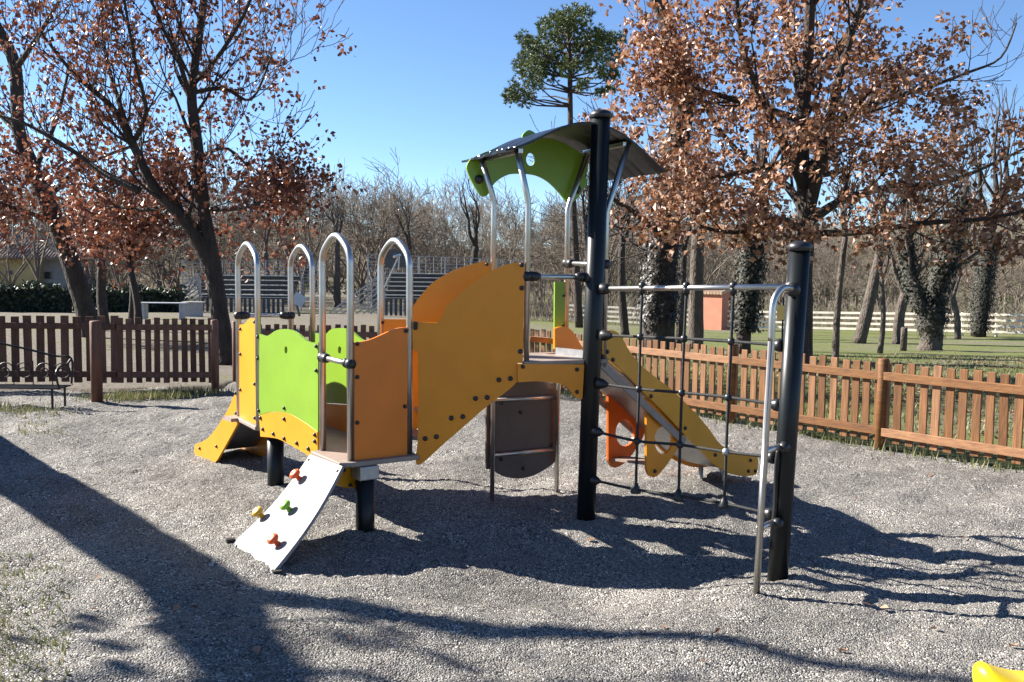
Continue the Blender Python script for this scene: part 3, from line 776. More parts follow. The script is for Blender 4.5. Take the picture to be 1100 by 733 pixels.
for s_ in (1.52, 1.80):
    for w_ in (.10, .32):
        q = na + ds * s_ + dn * w_
        steel('slide_leg', [(q[0], q[1], -.1), (q[0], q[1], .09)], .018, ps, m=GALV)
# climbing net between the two tall posts
PA, PBn = (.50, 6.2), (1.46, 5.14)
def nv(u, v): return tuple(on_plane(PA, PBn, u, v))
net = bpy.data.objects.new('climbing_net', None); COL.objects.link(net); net.parent = ps
colsx = [[(690, 310), (688, 362), (686.5, 418), (684.5, 474), (683, 526)], [(737.5, 310), (735, 364), (732.5, 422), (730.5, 478), (729, 533)], [(788, 310), (785.5, 367), (782.5, 427), (780, 485.5), (778, 541)]]
ends = [((651, 360.5), (836, 371)), ((646, 412.5), (834, 435)), ((641, 464), (828, 491)), ((638, 516), (826, 552))]
for cpts in colsx:
    steel('rope', [nv(*p) for p in cpts], .0085, net, 8, ROPE, 3)
for r_ in range(4):
    path = [ends[r_][0]] + [c[r_ + 1] for c in colsx] + [ends[r_][1]]
    steel('rope', [nv(*p) for p in path], .0085, net, 8, ROPE, 4)
for ci, cpts in enumerate(colsx):
    for k, p in enumerate(cpts[1:]):
        mb = MB(); q = nv(*p)
        if k == 3: mb.lathe((q[0], q[1], q[2]), [(.031, -.022), (.034, -.012), (.022, .012), (.013, .04)], 12)
        else: mb.ball(q, .0235, 12)
        build('rope_joint', mb, GALV if (ci == 2 and k == 2) else BLACK, net, shade=True)
    mb = MB(); q = nv(cpts[0][0], 307); mb.ball(q, .024, 12); mb.lathe(q, [(.020, -.05), (.020, .0)], 12); build('rope_joint', mb, BLACK, net, shade=True)
pdir = np.array(PBn) - np.array(PA); pdir /= np.linalg.norm(pdir); pd3 = np.array([*pdir, 0])
for (ea, eb) in ends:
    for e, s_ in ((ea, 1), (eb, -1)):
        q = np.array(nv(*e)); mb = MB()
        mb.lathe(q - pd3 * s_ * .03, [(.034, 0), (.036, .02), (.030, .045), (.016, .075), (.011, .085)], 14, pd3 * s_); build('rope_clamp', mb, BLACK, net, shade=True)
tb0, tb1 = nv(650, 310.5), nv(851, 308)
steel('crossbar', [tb0, tb1], .016, ps)
for q, s_ in ((np.array(tb0), 1), (np.array(tb1), -1)):
    mb = MB(); mb.lathe(q - pd3 * s_ * .03, [(.035, 0), (.037, .02), (.033, .05), (.022, .065)], 14, pd3 * s_); build('clamp', mb, BLACK, ps, shade=True)
# grab rail beside the right-hand post
sr = [np.array((1.262, 4.885, -.12)), np.array((1.300, 4.885, 1.40))]
e1 = np.array(nv(849, 311)) + np.array([0, -.05, 0])
pts = [sr[0], sr[1] - [0, 0, .12]] + catmull([sr[1] - [0, 0, .12], sr[1] + [0, 0, .02], sr[1] + [.012, .012, .09], sr[1] + [.05, .05, .135], sr[1] + [.10, .12, .145], e1], 5)
steel('grab_rail', pts, .0175, ps)
mb = MB(); mb.ball(e1, .04, 12); build('clamp', mb, BLACK, ps, shade=True)
for (u0, v0, u1, v1) in ((821, 485, 840, 479), (815, 568, 833, 560)):
    a_ = at(u0, v0, 4.89); b_ = at(u1, v1, 5.13)
    o = steel('rail_strut', [a_, b_], .016, ps)
    mb = MB(); mb.ball(b_ + np.array([0, -.045, 0]), .032, 12); build('clamp', mb, BLACK, o, shade=True)
steel('rail_strut', [at(836, 484, 5.10), at(834, 500, 5.10), at(833, 540, 5.10), at(832, 552, 5.10), at(831, 560, 5.10)], .011, ps, m=IRON, sub=4)
for o in list(bpy.data.objects): clean(o)

# ------------------------------------------------------------------ picket fences
def picket_fence(label, pts, wood, rail, front, posts, zsh=0.0, h=.80, rails=(.675, .165), low=.07, sp=.118, w=.074, lead=.05, group=None, pw=.10):
    t = thing('picket_fence', label, 'fence', (pts[0][0], pts[0][1], 0), group)
    rs_ = random.Random(len(label))
    for k in range(len(pts) - 1):
        a = np.array(pts[k], float); b = np.array(pts[k + 1], float); d = b - a; L = np.linalg.norm(d); d /= L
        n2 = np.array([d[1], -d[0]])
        if n2 @ (-a) < 0: n2 = -n2
        n2 = n2 * front
        rz = math.atan2(d[1], d[0])
        for z, hh in ((rails[0], .075), (rails[1], .075)):
            mb = MB(); q0 = a + d * .01 + n2 * .026; q1 = b - d * .01 + n2 * .026
            mb.beam((q0[0], q0[1], z + zsh + rs_.uniform(-.006, .006)), (q1[0], q1[1], z + zsh + rs_.uniform(-.006, .006)), .032, hh)
            build('rail', mb, rail, t, bevel=.004)
        m = int((L - .04) / sp) + 1; s0 = (L - (m - 1) * sp) / 2
        for i in range(m):
            q = a + d * (s0 + i * sp + rs_.uniform(-.006, .006)) ; mb = MB()
            top = h + rs_.uniform(-.012, .012); bot = low + rs_.uniform(-.015, .01)
            mb.box((0, 0, (top + bot) / 2), w + rs_.uniform(-.004, .003), .019, top - bot, 0)
            lean = rs_.uniform(-.012, .012)
            mb.v = [(q[0] + (x + lean * z) * math.cos(rz) - y * math.sin(rz), q[1] + (x + lean * z) * math.sin(rz) + y * math.cos(rz), z + zsh) for x, y, z in mb.v]
            build('picket', mb, wood, t, bevel=.004)
    for p in posts:
        mb = MB(); mb.lathe((p[0], p[1], -.2), [(pw / 2, 0), (pw / 2, p[2] + .19), (pw * .44, p[2] + .2), (pw * .2, p[2] + .205)], 14)
        o = build('post', mb, rail if wood is WOOD else wood, t)
        o.data.polygons.foreach_set('use_smooth', [len(q.vertices) == 4 for q in o.data.polygons])
    return t
def ext(a, b, k): return (a[0] + (b[0] - a[0]) * k, a[1] + (b[1] - a[1]) * k)
picket_fence('sunlit orange brown picket fence in the right foreground, crossed by branch shadows', [FR, FRR], WOOD, WOODR, 1, [(*FR, .83), (*ext(FR, FRR, .5), .82)])
picket_fence('sunlit orange brown picket fence seen behind the climbing net, beside the lawn', [FMID, FR], WOOD, WOODR, 1, [])
picket_fence('picket fence stretch behind the right slide and tall black post', [FCOR, FMID], WOOD, WOODR, 1, [(*FMID, .84), (*FCOR, .83)])
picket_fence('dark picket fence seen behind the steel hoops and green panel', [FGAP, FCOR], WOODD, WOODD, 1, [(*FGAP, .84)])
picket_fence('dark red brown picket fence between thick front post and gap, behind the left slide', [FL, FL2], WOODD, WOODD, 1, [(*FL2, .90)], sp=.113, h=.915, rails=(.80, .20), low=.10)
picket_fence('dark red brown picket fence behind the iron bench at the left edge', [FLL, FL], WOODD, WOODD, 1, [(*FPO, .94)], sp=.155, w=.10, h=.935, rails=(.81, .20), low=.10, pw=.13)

# ------------------------------------------------------------------ iron bench
bx, by = -5.93, 10.62
bn = thing('iron_bench', 'dark iron bench with scrollwork back in front of the left fence', 'bench', (bx, by, 0))
bl = 0.98
zs = .235
for k in range(8):
    mb = MB(); y = by - .02 + k * .042; mb.tube([(bx - bl, y, zs + (.012 if k in (0,) else 0)), (bx + bl, y, zs)], .010, 6); build('seat_slat', mb, IRON, bn)
for s_ in (-1, 1):
    for y in (by - .02, by + .28):
        mb = MB(); mb.tube([(bx + s_ * bl * .93, y, -.02), (bx + s_ * bl * .93, y, zs)], .013, 6); build('leg', mb, IRON, bn)
    mb = MB(); c_ = [(bx + s_ * bl, by + .30, zs + .3), (bx + s_ * bl, by + .2, zs + .25), (bx + s_ * bl, by + .05, zs + .24), (bx + s_ * bl, by - .06, zs + .19), (bx + s_ * bl, by - .04, zs + .08), (bx + s_ * bl, by, zs)]
    mb.tube(catmull(c_, 4), .012, 6); build('armrest', mb, IRON, bn)
mb = MB()
top = [(bx - bl, by + .3, zs), (bx - bl, by + .31, zs + .28), (bx - bl * .8, by + .31, zs + .31), (bx - bl * .4, by + .32, zs + .40), (bx, by + .32, zs + .46), (bx + bl * .4, by + .32, zs + .40), (bx + bl * .8, by + .31, zs + .31), (bx + bl, by + .31, zs + .28), (bx + bl, by + .3, zs)]
mb.tube([(p[0], p[1], p[2] + .02) for p in catmull(top, 5)], .013, 6); build('back_frame', mb, IRON, bn)
mb = MB()
for k in range(9):
    cx = bx - bl + .12 + k * .218; sg = 1 if k % 2 else -1
    sp_ = []
    for j in range(30):
        t = j / 29; a = 5.2 * math.pi * t * .55; r_ = .11 * (1 - .72 * t)
        sp_.append((cx + sg * r_ * math.cos(a), by + .305, zs + .15 + r_ * math.sin(a)))
    mb.tube(sp_, .007, 5)
    mb.tube([(cx + .1, by + .305, zs), (cx + .1, by + .31, zs + .27)], .006, 5)
build('back_scrollwork', mb, IRON, bn)

# ------------------------------------------------------------------ spring rider in the near corner
SRY = mat('yellow_moulded_plastic', (.82, .56, .01), .35, var=.05, scale=6)
rx, ry = 1.74, 2.90
spr = thing('spring_rider', 'bright yellow moulded spring rider in the bottom right corner', 'spring rider', (rx, ry, 0))
mb = MB(); hx = [(rx + .075 * math.cos(t), ry + .075 * math.sin(t), .03 + t * .0085) for t in np.linspace(0, 2 * math.pi * 5.2, 130)]
mb.tube(hx, .011, 8); build('spring', mb, BLACK, spr, shade=True)
mb = MB(); mb.lathe((rx, ry, -.02), [(.17, 0), (.17, .03), (.1, .045)], 20); build('base_plate', mb, GALV, spr)
prof = [(-.31, .485, .022), (-.295, .482, .050), (-.25, .462, .085), (-.18, .438, .115), (-.1, .428, .13), (0, .432, .13), (.1, .445, .12), (.2, .475, .09), (.28, .53, .05), (.31, .56, .02)]
P2 = catmull([np.array([p[0], p[1] - .025, p[2]]) for p in prof], 4); mb = MB(); vs_ = []; nk = 20
for (s_, z, r_) in P2:
    for k in range(nk):
        a = 2 * math.pi * k / nk
        vs_.append((rx + s_, ry + r_ * math.cos(a), z - .045 + (.045 if math.sin(a) > 0 else .08 + .3 * r_) * math.sin(a) * min(1, r_ / .06)))
fs_ = []
for i in range(len(P2) - 1):
    for k in range(nk): fs_.append((i * nk + k, i * nk + (k + 1) % nk, (i + 1) * nk + (k + 1) % nk, (i + 1) * nk + k))
fs_.append(tuple(range(nk))[::-1]); fs_.append(tuple((len(P2) - 1) * nk + k for k in range(nk)))
mb.add(vs_, fs_); build('seat', mb, SRY, spr, shade=True)
mb = MB(); mb.tube([(rx + .2, ry - .16, .62), (rx + .2, ry + .16, .62)], .014, 10); mb.tube([(rx + .2, ry, .45), (rx + .2, ry, .62)], .018, 10); build('handle', mb, STEEL, spr, shade=True)

# ------------------------------------------------------------------ trees
def rot_dir(d, ang, rs_):
    d = Vector(d).normalized(); p = d.cross(Vector((rs_.uniform(-1, 1), rs_.uniform(-1, 1), rs_.uniform(-1, 1))))
    if p.length < 1e-4: p = d.orthogonal()
    return (d * math.cos(ang) + p.normalized() * math.sin(ang)).normalized()
def grow(mb, p, d, L, r_, lev, rs_, tips, up=.12, wig=.22, fork=(2, 3), minr=.006, sides=(8, 6, 5, 4, 3, 3), spread=(.35, .85), shrink=(.58, .82), step=5):
    pts = [Vector(p)]; rad = [r_]; d = Vector(d).normalized()
    for i in range(step):
        d = rot_dir(d, rs_.uniform(0, wig), rs_); d = (d + Vector((0, 0, up))).normalized()
        pts.append(pts[-1] + d * (L / step)); rad.append(max(minr, r_ * (1 - .45 * (i + 1) / step)))
    mb.tube(pts, rad, sides[min(len(sides) - 1, 5 - lev if lev <= 5 else 0)], cap=False)
    if lev <= 2:
        for i in range(1, len(pts)): tips.append((pts[i], d.copy(), lev))
    if lev <= 0: return
    n = rs_.randint(*fork)
    for k in range(n):
        q = pts[-1] if k == 0 else pts[rs_.randint(2, step)]
        grow(mb, q, rot_dir(d, rs_.uniform(*spread) * (.5 if k == 0 else 1), rs_), L * rs_.uniform(*shrink), max(minr, r_ * (.60 if k == 0 else .45)), lev - 1, rs_, tips, up, wig, fork, minr, sides, spread, shrink, step)
def limb(mb, pts, r0, r1, n=10, sub=4, rough=0.0, rs_=random):
    P_ = catmull([np.array(p, float) for p in pts], sub); m = len(P_)
    rad = [r0 + (r1 - r0) * i / (m - 1) for i in range(m)]
    if rough: rad = [r_ * (1 + rs_.uniform(-rough, rough)) for r_ in rad]
    mb.tube(P_, rad, n, cap=True); return P_, rad
def leaves(mb, pts, n, size, rs_, spread, curl=.5, droop=.3):
    """n small curled leaves (two faces each) scattered round the given points"""
    left = 0
    for i in range(n):
        if left <= 0:
            p, d, lev = pts[rs_.randrange(len(pts))]; left = rs_.randint(3, 9)
            cc = p + Vector((rs_.gauss(0, spread), rs_.gauss(0, spread), rs_.gauss(0, spread) - droop * spread))
        left -= 1; k_ = size * .75
        c = cc + Vector((rs_.gauss(0, k_), rs_.gauss(0, k_), rs_.gauss(0, k_)))
        s_ = size * rs_.choice([rs_.uniform(.5, .9), rs_.uniform(.8, 1.2), rs_.uniform(1.0, 1.5)])
        a = Vector((rs_.uniform(-1, 1), rs_.uniform(-1, 1), rs_.uniform(-1.3, .4))).normalized()
        b = a.cross(Vector((rs_.uniform(-1, 1), rs_.uniform(-1, 1), rs_.uniform(-1, 1)))).normalized(); n_ = a.cross(b)
        w = s_ * .40; cu = n_ * (s_ * curl * rs_.uniform(-.5, .8))
        mb.add([c, c + a * s_ * .5 + b * w + cu, c + a * s_, c + a * s_ * .5 - b * w + cu, c + a * s_ * .55 - n_ * 0],
               [(0, 1, 4), (1, 2, 4), (0, 4, 3), (4, 2, 3)])

def at2(u, v, y): return at(u, v, y)
def oak_branches(mb, P_, rad, rs_, tips, n, L, lev, t0=.25, out=.9, up=.1, minr=.006):
    for k in range(n):
        i = int((t0 + (1 - t0) * (k + rs_.random() * .8) / n) * (len(P_) - 1)); i = min(i, len(P_) - 2)
        d = Vector(P_[i + 1]) - Vector(P_[i])
        dd = rot_dir(d, rs_.uniform(.5, 1.2) * out, rs_)
        grow(mb, P_[i], dd, L * rs_.uniform(.7, 1.2), rad[i] * .38, lev, rs_, tips, up=up, minr=minr)

# --- the big oak on the right, full of brown leaves
rs_ = random.Random(3); Y0 = 16.0
oak = thing('oak_tree', 'big oak full of dry brown leaves, behind the right-hand black post', 'tree', ground_at(864, Y0))
mb = MB(); tips = []
P1, r1 = limb(mb, [ground_at(864, Y0), at(863, 300, Y0), at(866, 230, Y0), at(861, 150, Y0 + .1), at(868, 60, Y0), at(872, -60, Y0)], .17, .07, 12, 5, .05, rs_)
specs = [([(865, 245, 0), (885, 160, -.4), (900, 90, -.8), (925, 0, -1.0), (935, -60, -1)], .11, 6), ([(866, 235, 0), (845, 200, .5), (800, 170, .8), (760, 120, 1.1), (740, 60, 1.3)], .08, 6),
         ([(867, 240, 0), (905, 215, .4), (960, 200, .9), (1020, 195, 1.2), (1100, 160, 1.5)], .09, 6), ([(863, 200, 0), (830, 130, -.8), (800, 60, -1.2), (790, -20, -1.4)], .09, 6),
         ([(862, 170, 0), (820, 180, -.6), (770, 190, -1.0), (705, 200, -1.2)], .07, 6), ([(865, 250, 0), (835, 235, -.9), (790, 250, -1.4), (740, 240, -1.5)], .06, 5),
         ([(868, 150, 0), (930, 115, .6), (975, 100, .9), (1005, 92, 1.0)], .08, 6), ([(868, 250, .1), (920, 250, -.8), (990, 240, -1.3), (1060, 235, -1.7), (1130, 220, -1.9)], .06, 8), ([(866, 120, 0), (850, 50, 1.0), (830, -40, 1.6)], .08, 5),
         ([(866, 100, 0), (910, 40, 1.2), (960, -40, 1.9)], .08, 5), ([(862, 130, 0), (805, 112, .6), (745, 95, .9), (695, 80, 1.0)], .07, 7), ([(865, 240, 0), (805, 232, .3), (745, 212, .5), (692, 165, .6)], .07, 7), ([(866, 190, 0), (900, 185, 1.4), (940, 170, 2.3)], .06, 4)]
for pp, r0, nb in specs:
    P_, rr = limb(mb, [at(u, v, Y0 + dy) for u, v, dy in pp], r0, .022, 7, 4, .05, rs_)
    oak_branches(mb, P_, rr, rs_, tips, nb, .75, 2, .2)
oak_branches(mb, P1, r1, rs_, tips, 6, .8, 2, .5)
bare_ = []
P_, rr = limb(mb, [at(1000, 93, Y0 + 1.0), at(1040, 78, Y0 + 1.2), at(1075, 62, Y0 + 1.3), at(1092, 25, Y0 + 1.4)], .035, .012, 6, 4)
oak_branches(mb, P_, rr, rs_, bare_, 6, .6, 2, .1)
build('trunk', mb, BARK, oak, shade=True)
mb = MB()
c0 = Vector(at(870, 130, Y0))
def in_oak(p):
    return True
ax_ = Vector(ground_at(864, Y0))
low_t = [t for t in tips if math.hypot(t[0].x - ax_.x, t[0].y - ax_.y) > .9 or rs_.random() < .35]
leaves(mb, low_t, 25000, .088, rs_, .19)
build('crown', mb, OAKLEAF, oak)

# --- oaks on the left, thin russet foliage
rs_ = random.Random(11); Y1 = 16.5
_k = .78
lo = thing('oak_tree', 'dark forked oak with sparse russet leaves, left of the climbing frame behind the fence gap', 'tree', ground_at(243, Y1))
mb = MB(); tips = []
P1, r1 = limb(mb, [ground_at(244, Y1), at(238, 350, Y1), at(226, 270, Y1), at(219, 230, Y1), at(211, 150, Y1), at(206, 100, Y1), at(214, 40, Y1), at(225, -40, Y1)], .17, .045, 10, 5, .05, rs_)
S = [([(228, 285, 0), (200, 240, -.2), (165, 200, -.4), (143, 155, -.5), (120, 115, -.7), (80, 80, -.9), (40, 30, -1.1)], .15, 9), ([(143, 155, -.5), (128, 110, -.2), (112, 50, .1), (108, -40, .3)], .07, 6),
     ([(145, 150, -.5), (157, 120, -.9), (146, 70, -1.1), (130, -20, -1.3)], .06, 6), ([(150, 205, -.4), (110, 185, -.2), (75, 160, .1), (20, 130, .3), (-30, 120, .4)], .08, 6), ([(206, 100, 0), (240, 95, .4), (270, 107, .7), (290, 65, .9)], .055, 6),
     ([(206, 110, 0), (190, 60, -.6), (170, 20, -.9), (150, -40, -1)], .06, 6), ([(208, 90, 0), (235, 60, -.6), (265, 10, -1), (280, -40, -1.1)], .055, 6), ([(212, 170, 0), (245, 160, .6), (275, 190, 1.0)], .045, 4),
     ([(215, 225, 0), (255, 225, -.5), (285, 215, -.8)], .045, 4), ([(190, 222, -.2), (150, 225, .5), (105, 220, .9)], .045, 5)]
for pp, r0, nb in S:
    P_, rr = limb(mb, [at(u, v, Y1 + dy) for u, v, dy in pp], r0 * _k, .016, 7, 4, .05, rs_)
    oak_branches(mb, P_, rr, rs_, tips, nb + 3, .8, 3, .15)
oak_branches(mb, P1, r1, rs_, tips, 12, .85, 3, .35)
build('trunk', mb, BARK, lo, shade=True)
mb = MB()
lowt = [t for t in tips if t[0].z < 3.3]
leaves(mb, tips, 6200, .085, rs_, .17); leaves(mb, lowt, 4200, .085, rs_, .24)
build('crown', mb, REDLEAF, lo)

rs_ = random.Random(14); Y2 = 25.0
lt = thing('oak_tree', 'tall leaning dark oak trunk at the left edge, in front of the clipped hedge', 'tree', ground_at(95, Y2))
mb = MB(); tips = []
P1, r1 = limb(mb, [ground_at(98, Y2), at(88, 320, Y2), at(70, 265, Y2), at(52, 220, Y2), at(38, 190, Y2), at(20, 140, Y2), at(16, 70, Y2), at(-8, 20, Y2), at(-30, -40, Y2)], .27, .11, 10, 5, .06, rs_)
for pp, r0, nb in [([(22, 145, 0), (-10, 110, .5), (-40, 60, .8)], .1, 5), ([(16, 75, 0), (40, 40, -.8), (70, -10, -1.2)], .09, 6), ([(50, 215, 0), (80, 185, 1), (120, 165, 1.8), (165, 150, 2.2)], .08, 6), ([(60, 240, 0), (20, 225, -1), (-20, 215, -1.6)], .07, 5), ([(36, 185, 0), (60, 130, 1.2), (75, 70, 1.8)], .08, 6), ([(64, 250, 0), (95, 235, -1), (140, 245, -1.7)], .06, 6)]:
    P_, rr = limb(mb, [at(u, v, Y2 + dy) for u, v, dy in pp], r0, .03, 7, 4, .05, rs_)
    oak_branches(mb, P_, rr, rs_, tips, nb, 1.1, 2, .2)
build('trunk', mb, BARK, lt, shade=True)
mb = MB(); lowt = [t for t in tips if t[0].z < 4.5]
leaves(mb, tips, 2400, .12, rs_, .28); leaves(mb, lowt, 4200, .12, rs_, .42); build('crown', mb, REDLEAF, lt)

def small_tree(label, u, y, v_top, seed, r0, crown_mat=None, nl=0, lean=0.0, lev=4, bark=BARK, L=None, size=.12, spread=.25, group=None, minr=.008, up=.12, name='bare_tree', v_fork=None):
    rs_ = random.Random(seed); b = ground_at(u, y); H_ = at(u, v_top, y)[2] - b[2]
    t = thing(name, label, 'tree', b, group); mb = MB(); tips = []
    vf = at(u + lean, v_fork, y) if v_fork else b + np.array([lean / FPX * y, 0, H_ * .38])
    mid = (b + vf) / 2 + np.array([rs_.uniform(-.08, .08), 0, 0])
    P_, rr = limb(mb, [b, mid, vf], r0, r0 * .72, 9, 5, .06, rs_)
    rest = at(u, v_top, y)[2] - vf[2]
    for k in range(rs_.randint(3, 4)):
        dd = rot_dir((0, 0, 1), rs_.uniform(.1, .65), rs_)
        grow(mb, vf, dd, (L or rest * .40) * rs_.uniform(.8, 1.1), r0 * .55, lev, rs_, tips, up=up, minr=minr)
    build('trunk', mb, bark, t, shade=True)
    if crown_mat:
        mb = MB(); leaves(mb, tips, nl, size, rs_, spread); build('crown', mb, crown_mat, t)
    return t
small_tree('small dark russet-leaved oak left of the fence post, near the hedge', 112, 30, 205, 21, .17, REDLEAF, 2600, -3, 3, name='oak_tree', v_fork=285, size=.13)
small_tree('slim russet-leaved tree with two dark stems, right of the smaller oak by the hedge', 148, 32, 215, 22, .14, REDLEAF, 2400, -8, 3, name='oak_tree', v_fork=290, size=.13)
small_tree('second slim dark stem beside the russet-leaved tree by the hedge', 139, 33, 225, 23, .12, REDLEAF, 1400, 2, 3, name='oak_tree', v_fork=285, size=.13)

# --- pine against the sky
rs_ = random.Random(5); YP = 46
pn = thing('pine_tree', 'tall umbrella-crowned green pine standing against the blue sky', 'tree', ground_at(618, YP))
mb = MB(); cl = []
P1, r1 = limb(mb, [ground_at(622, YP), at(617, 250, YP), at(613, 150, YP), at(612, 70, YP), at(610, 25, YP)], .20, .08, 9, 5, .04, rs_)
clumps = [(602, 28, 16), (620, 24, 15), (590, 40, 14), (610, 45, 18), (635, 38, 15), (598, 20, 12), (580, 55, 15), (600, 62, 18), (620, 62, 17), (640, 55, 15), (655, 50, 14), (660, 65, 12), (570, 50, 11), (575, 70, 15), (590, 78, 14), (555, 98, 14), (565, 106, 12), (548, 106, 9), (568, 78, 14), (640, 72, 13), (652, 80, 11), (567, 62, 12), (586, 62, 14), (626, 92, 7), (655, 96, 7), (658, 82, 8), (628, 15, 11), (612, 16, 12), (584, 28, 10), (562, 42, 9), (645, 40, 12), (663, 42, 10), (575, 90, 11), (560, 70, 10), (630, 50, 15), (612, 74, 12), (645, 100, 6)]
for (u, v, s_) in clumps:
    dy = rs_.uniform(-2.2, 2.2); c = Vector(at(u, v, YP + dy)); rpx = s_ / FPX * YP
    vv = min(max(v + s_ * .9 + rs_.uniform(0, 14), 40), 118)
    i = min(range(len(P1)), key=lambda k: abs(P1[k][2] - at(612, vv, YP)[2]))
    m_ = (Vector(P1[i]) * .45 + c * .55) + Vector((0, 0, -.15))
    mb.tube([P1[i], m_, c], [.05, .035, .015], 5, cap=False)
    cl.append((c, rpx))
for v_, du_ in ((116, -55), (104, -40), (98, 40), (100, -20), (92, 35), (112, -30)):
    a_ = at(612, v_ - 4, YP); b_ = at(612 + du_, v_ - 8, YP + rs_.uniform(-1.5, 1.5)); mb.tube([a_, (a_ + b_) / 2 + [0, 0, .1], b_], [.05, .035, .015], 5, cap=False)
build('trunk', mb, BARKP, pn, shade=True)
mb = MB()
for c, rp in cl:
    nT = int(32 + 88 * (rp / .6) ** 2)
    for k in range(nT):
        d = Vector((rs_.gauss(0, 1), rs_.gauss(0, 1), rs_.gauss(0, .75))); d.normalize()
        q = c + d * rp * rs_.uniform(.35, 1.0) * Vector((1, 1, .8)).length / 1.62
        ax = (d * .6 + Vector((rs_.uniform(-.4, .4), rs_.uniform(-.4, .4), .55))).normalized()
        for j in range(15):
            a = rot_dir(ax, rs_.uniform(.15, 1.2), rs_); b = a.cross(Vector((rs_.uniform(-1, 1), rs_.uniform(-1, 1), rs_.uniform(-1, 1)))).normalized() * .017
            L_ = rs_.uniform(.12, .21); mb.add([q - b, q + b, q + a * L_], [(0, 1, 2)])
build('crown', mb, PINE, pn)

# --- ivy-clad big trunk behind the net
def ivy_wrap(mb, P_, rr, n, rs_, size=.13, k0=0.0, k1=1.0, thick=.18):
    for i in range(n):
        t = (k0 + (k1 - k0) * rs_.random()) * (len(P_) - 1.001); j = int(t); f = t - j
        p = Vector(P_[j]) * (1 - f) + Vector(P_[j + 1]) * f; r_ = rr[j]
        a = rs_.uniform(0, 2 * math.pi); o = Vector((math.cos(a), math.sin(a), 0)); c = p + o * (r_ + rs_.random() ** 2 * thick)
        s_ = size * rs_.uniform(.5, 1.2); x = Vector((-o.y, o.x, rs_.uniform(-.5, .5))).normalized(); y = (Vector((0, 0, -1)) + o * rs_.uniform(.0, .8)).normalized()
        mb.add([c - x * s_ * .5, c + y * s_ * .3 - x * .1 * s_, c + y * s_ * .9, c + x * s_ * .5, c - y * .1 * s_], [(0, 1, 2, 3, 4)])
rs_ = random.Random(31); YI = 22
it = thing('ivy_clad_tree', 'thick old trunk wrapped in dark ivy, rising behind the net left of the pink shed', 'tree', ground_at(706, YI))
mb = MB(); tips = []
P1, r1 = limb(mb, [ground_at(706, YI), at(708, 345, YI), at(709, 300, YI), at(716, 240, YI), at(722, 180, YI), at(735, 100, YI), at(722, 50, YI), at(712, 10, YI), at(700, -40, YI)], .42, .13, 14, 6, .08, rs_)
for pp, r0 in [([(714, 255, 0), (690, 235, -.5), (660, 215, -1), (640, 205, -1.4)], .1), ([(712, 275, 0), (680, 262, .6), (655, 235, 1)], .08), ([(722, 190, 0), (690, 180, -.8), (660, 195, -1.2)], .06)]:
    P_, rr = limb(mb, [at(u, v, YI + dy) for u, v, dy in pp], r0, .02, 7, 4, .05, rs_); oak_branches(mb, P_, rr, rs_, tips, 8, 1.0, 2, .2, minr=.007)
P_, rr = limb(mb, [at(728, 60, YI), at(712, 20, YI), at(690, -30, YI)], .16, .1, 8)
build('trunk', mb, BARK, it, shade=True)
mb = MB(); ivy_wrap(mb, P1, r1, 6500, rs_, .085, .12, .74, .26); build('ivy', mb, leaf_mat('brown_ivy', [(.009, .008, .005), (.016, .012, .008), (.028, .020, .012)], .1, .5), it)

small_tree('pale straight trunk just left of the pink shed', 748, 26, 120, 41, .22, None, 0, 2, 4, BARKG, name='bare_tree', v_fork=250)
small_tree('thin dark trunk between the ivy-clad trunk and the pale trunk by the shed', 729, 27, 150, 42, .11, None, 0, 6, 4, BARK, name='bare_tree', v_fork=270)
def ivy_tree(label, u, y, vtop, seed, r0, lean, n, vf, rng=(.0, 1.0)):
    t = small_tree(label, u, y, vtop, seed, r0, None, 0, lean, 4, BARK, name='ivy_clad_tree', v_fork=vf)
    rs2 = random.Random(seed); b = ground_at(u, y); f_ = at(u + lean, vf, y); P_ = [b + (f_ - b) * k / 6 for k in range(7)]
    mb = MB(); ivy_wrap(mb, P_, [r0] * 7, n * 2, rs2, .10, rng[0], rng[1], .26); build('ivy', mb, IVY, t); return t
ivy_tree('leaning trunk thick with glossy dark ivy, right of the pink shed', 799, 24, 110, 43, .20, 14, 2400, 215, (.15, .95))
# pollard with two ivy-clad stems
rs_ = random.Random(44); YS = 27.5
pl = thing('pollard_tree', 'gnarled stout trunk splitting into two ivy-clad stems on the right lawn', 'tree', ground_at(1000, YS))
mb = MB(); tips = []
P0, r0_ = limb(mb, [ground_at(1000, YS) + np.array([0, 0, -.1]), at(1001, 362, YS), at(999, 345, YS), at(1001, 330, YS)], .34, .34, 14, 6, .14, rs_)
A_, ra = limb(mb, [at(998, 345, YS), at(985, 318, YS), at(978, 290, YS + .4), at(975, 250, YS + .6), at(970, 200, YS + .9)], .22, .08, 10, 5, .10, rs_)
B_, rb = limb(mb, [at(1003, 345, YS), at(1006, 310, YS), at(1018, 280, YS - .4), at(1028, 240, YS - .6), at(1040, 195, YS - .9)], .26, .08, 10, 5, .10, rs_)
for P_, rr in ((A_, ra), (B_, rb)): oak_branches(mb, P_, rr, rs_, tips, 8, 1.2, 3, .35, minr=.010)
build('trunk', mb, BARKG, pl, shade=True)
mb = MB(); ivy_wrap(mb, A_, ra, 2200, rs_, .10, .1, 1, .2); ivy_wrap(mb, B_, rb, 4800, rs_, .10, .0, .9, .28); ivy_wrap(mb, P0, r0_, 700, rs_, .08, .3, 1, .1)
build('ivy', mb, IVY, pl)
ivy_tree('tall ivy-covered trunk beyond the pale rail fence at the far right', 1052, 44, 100, 45, .34, 12, 2600, 250, (.05, 1))
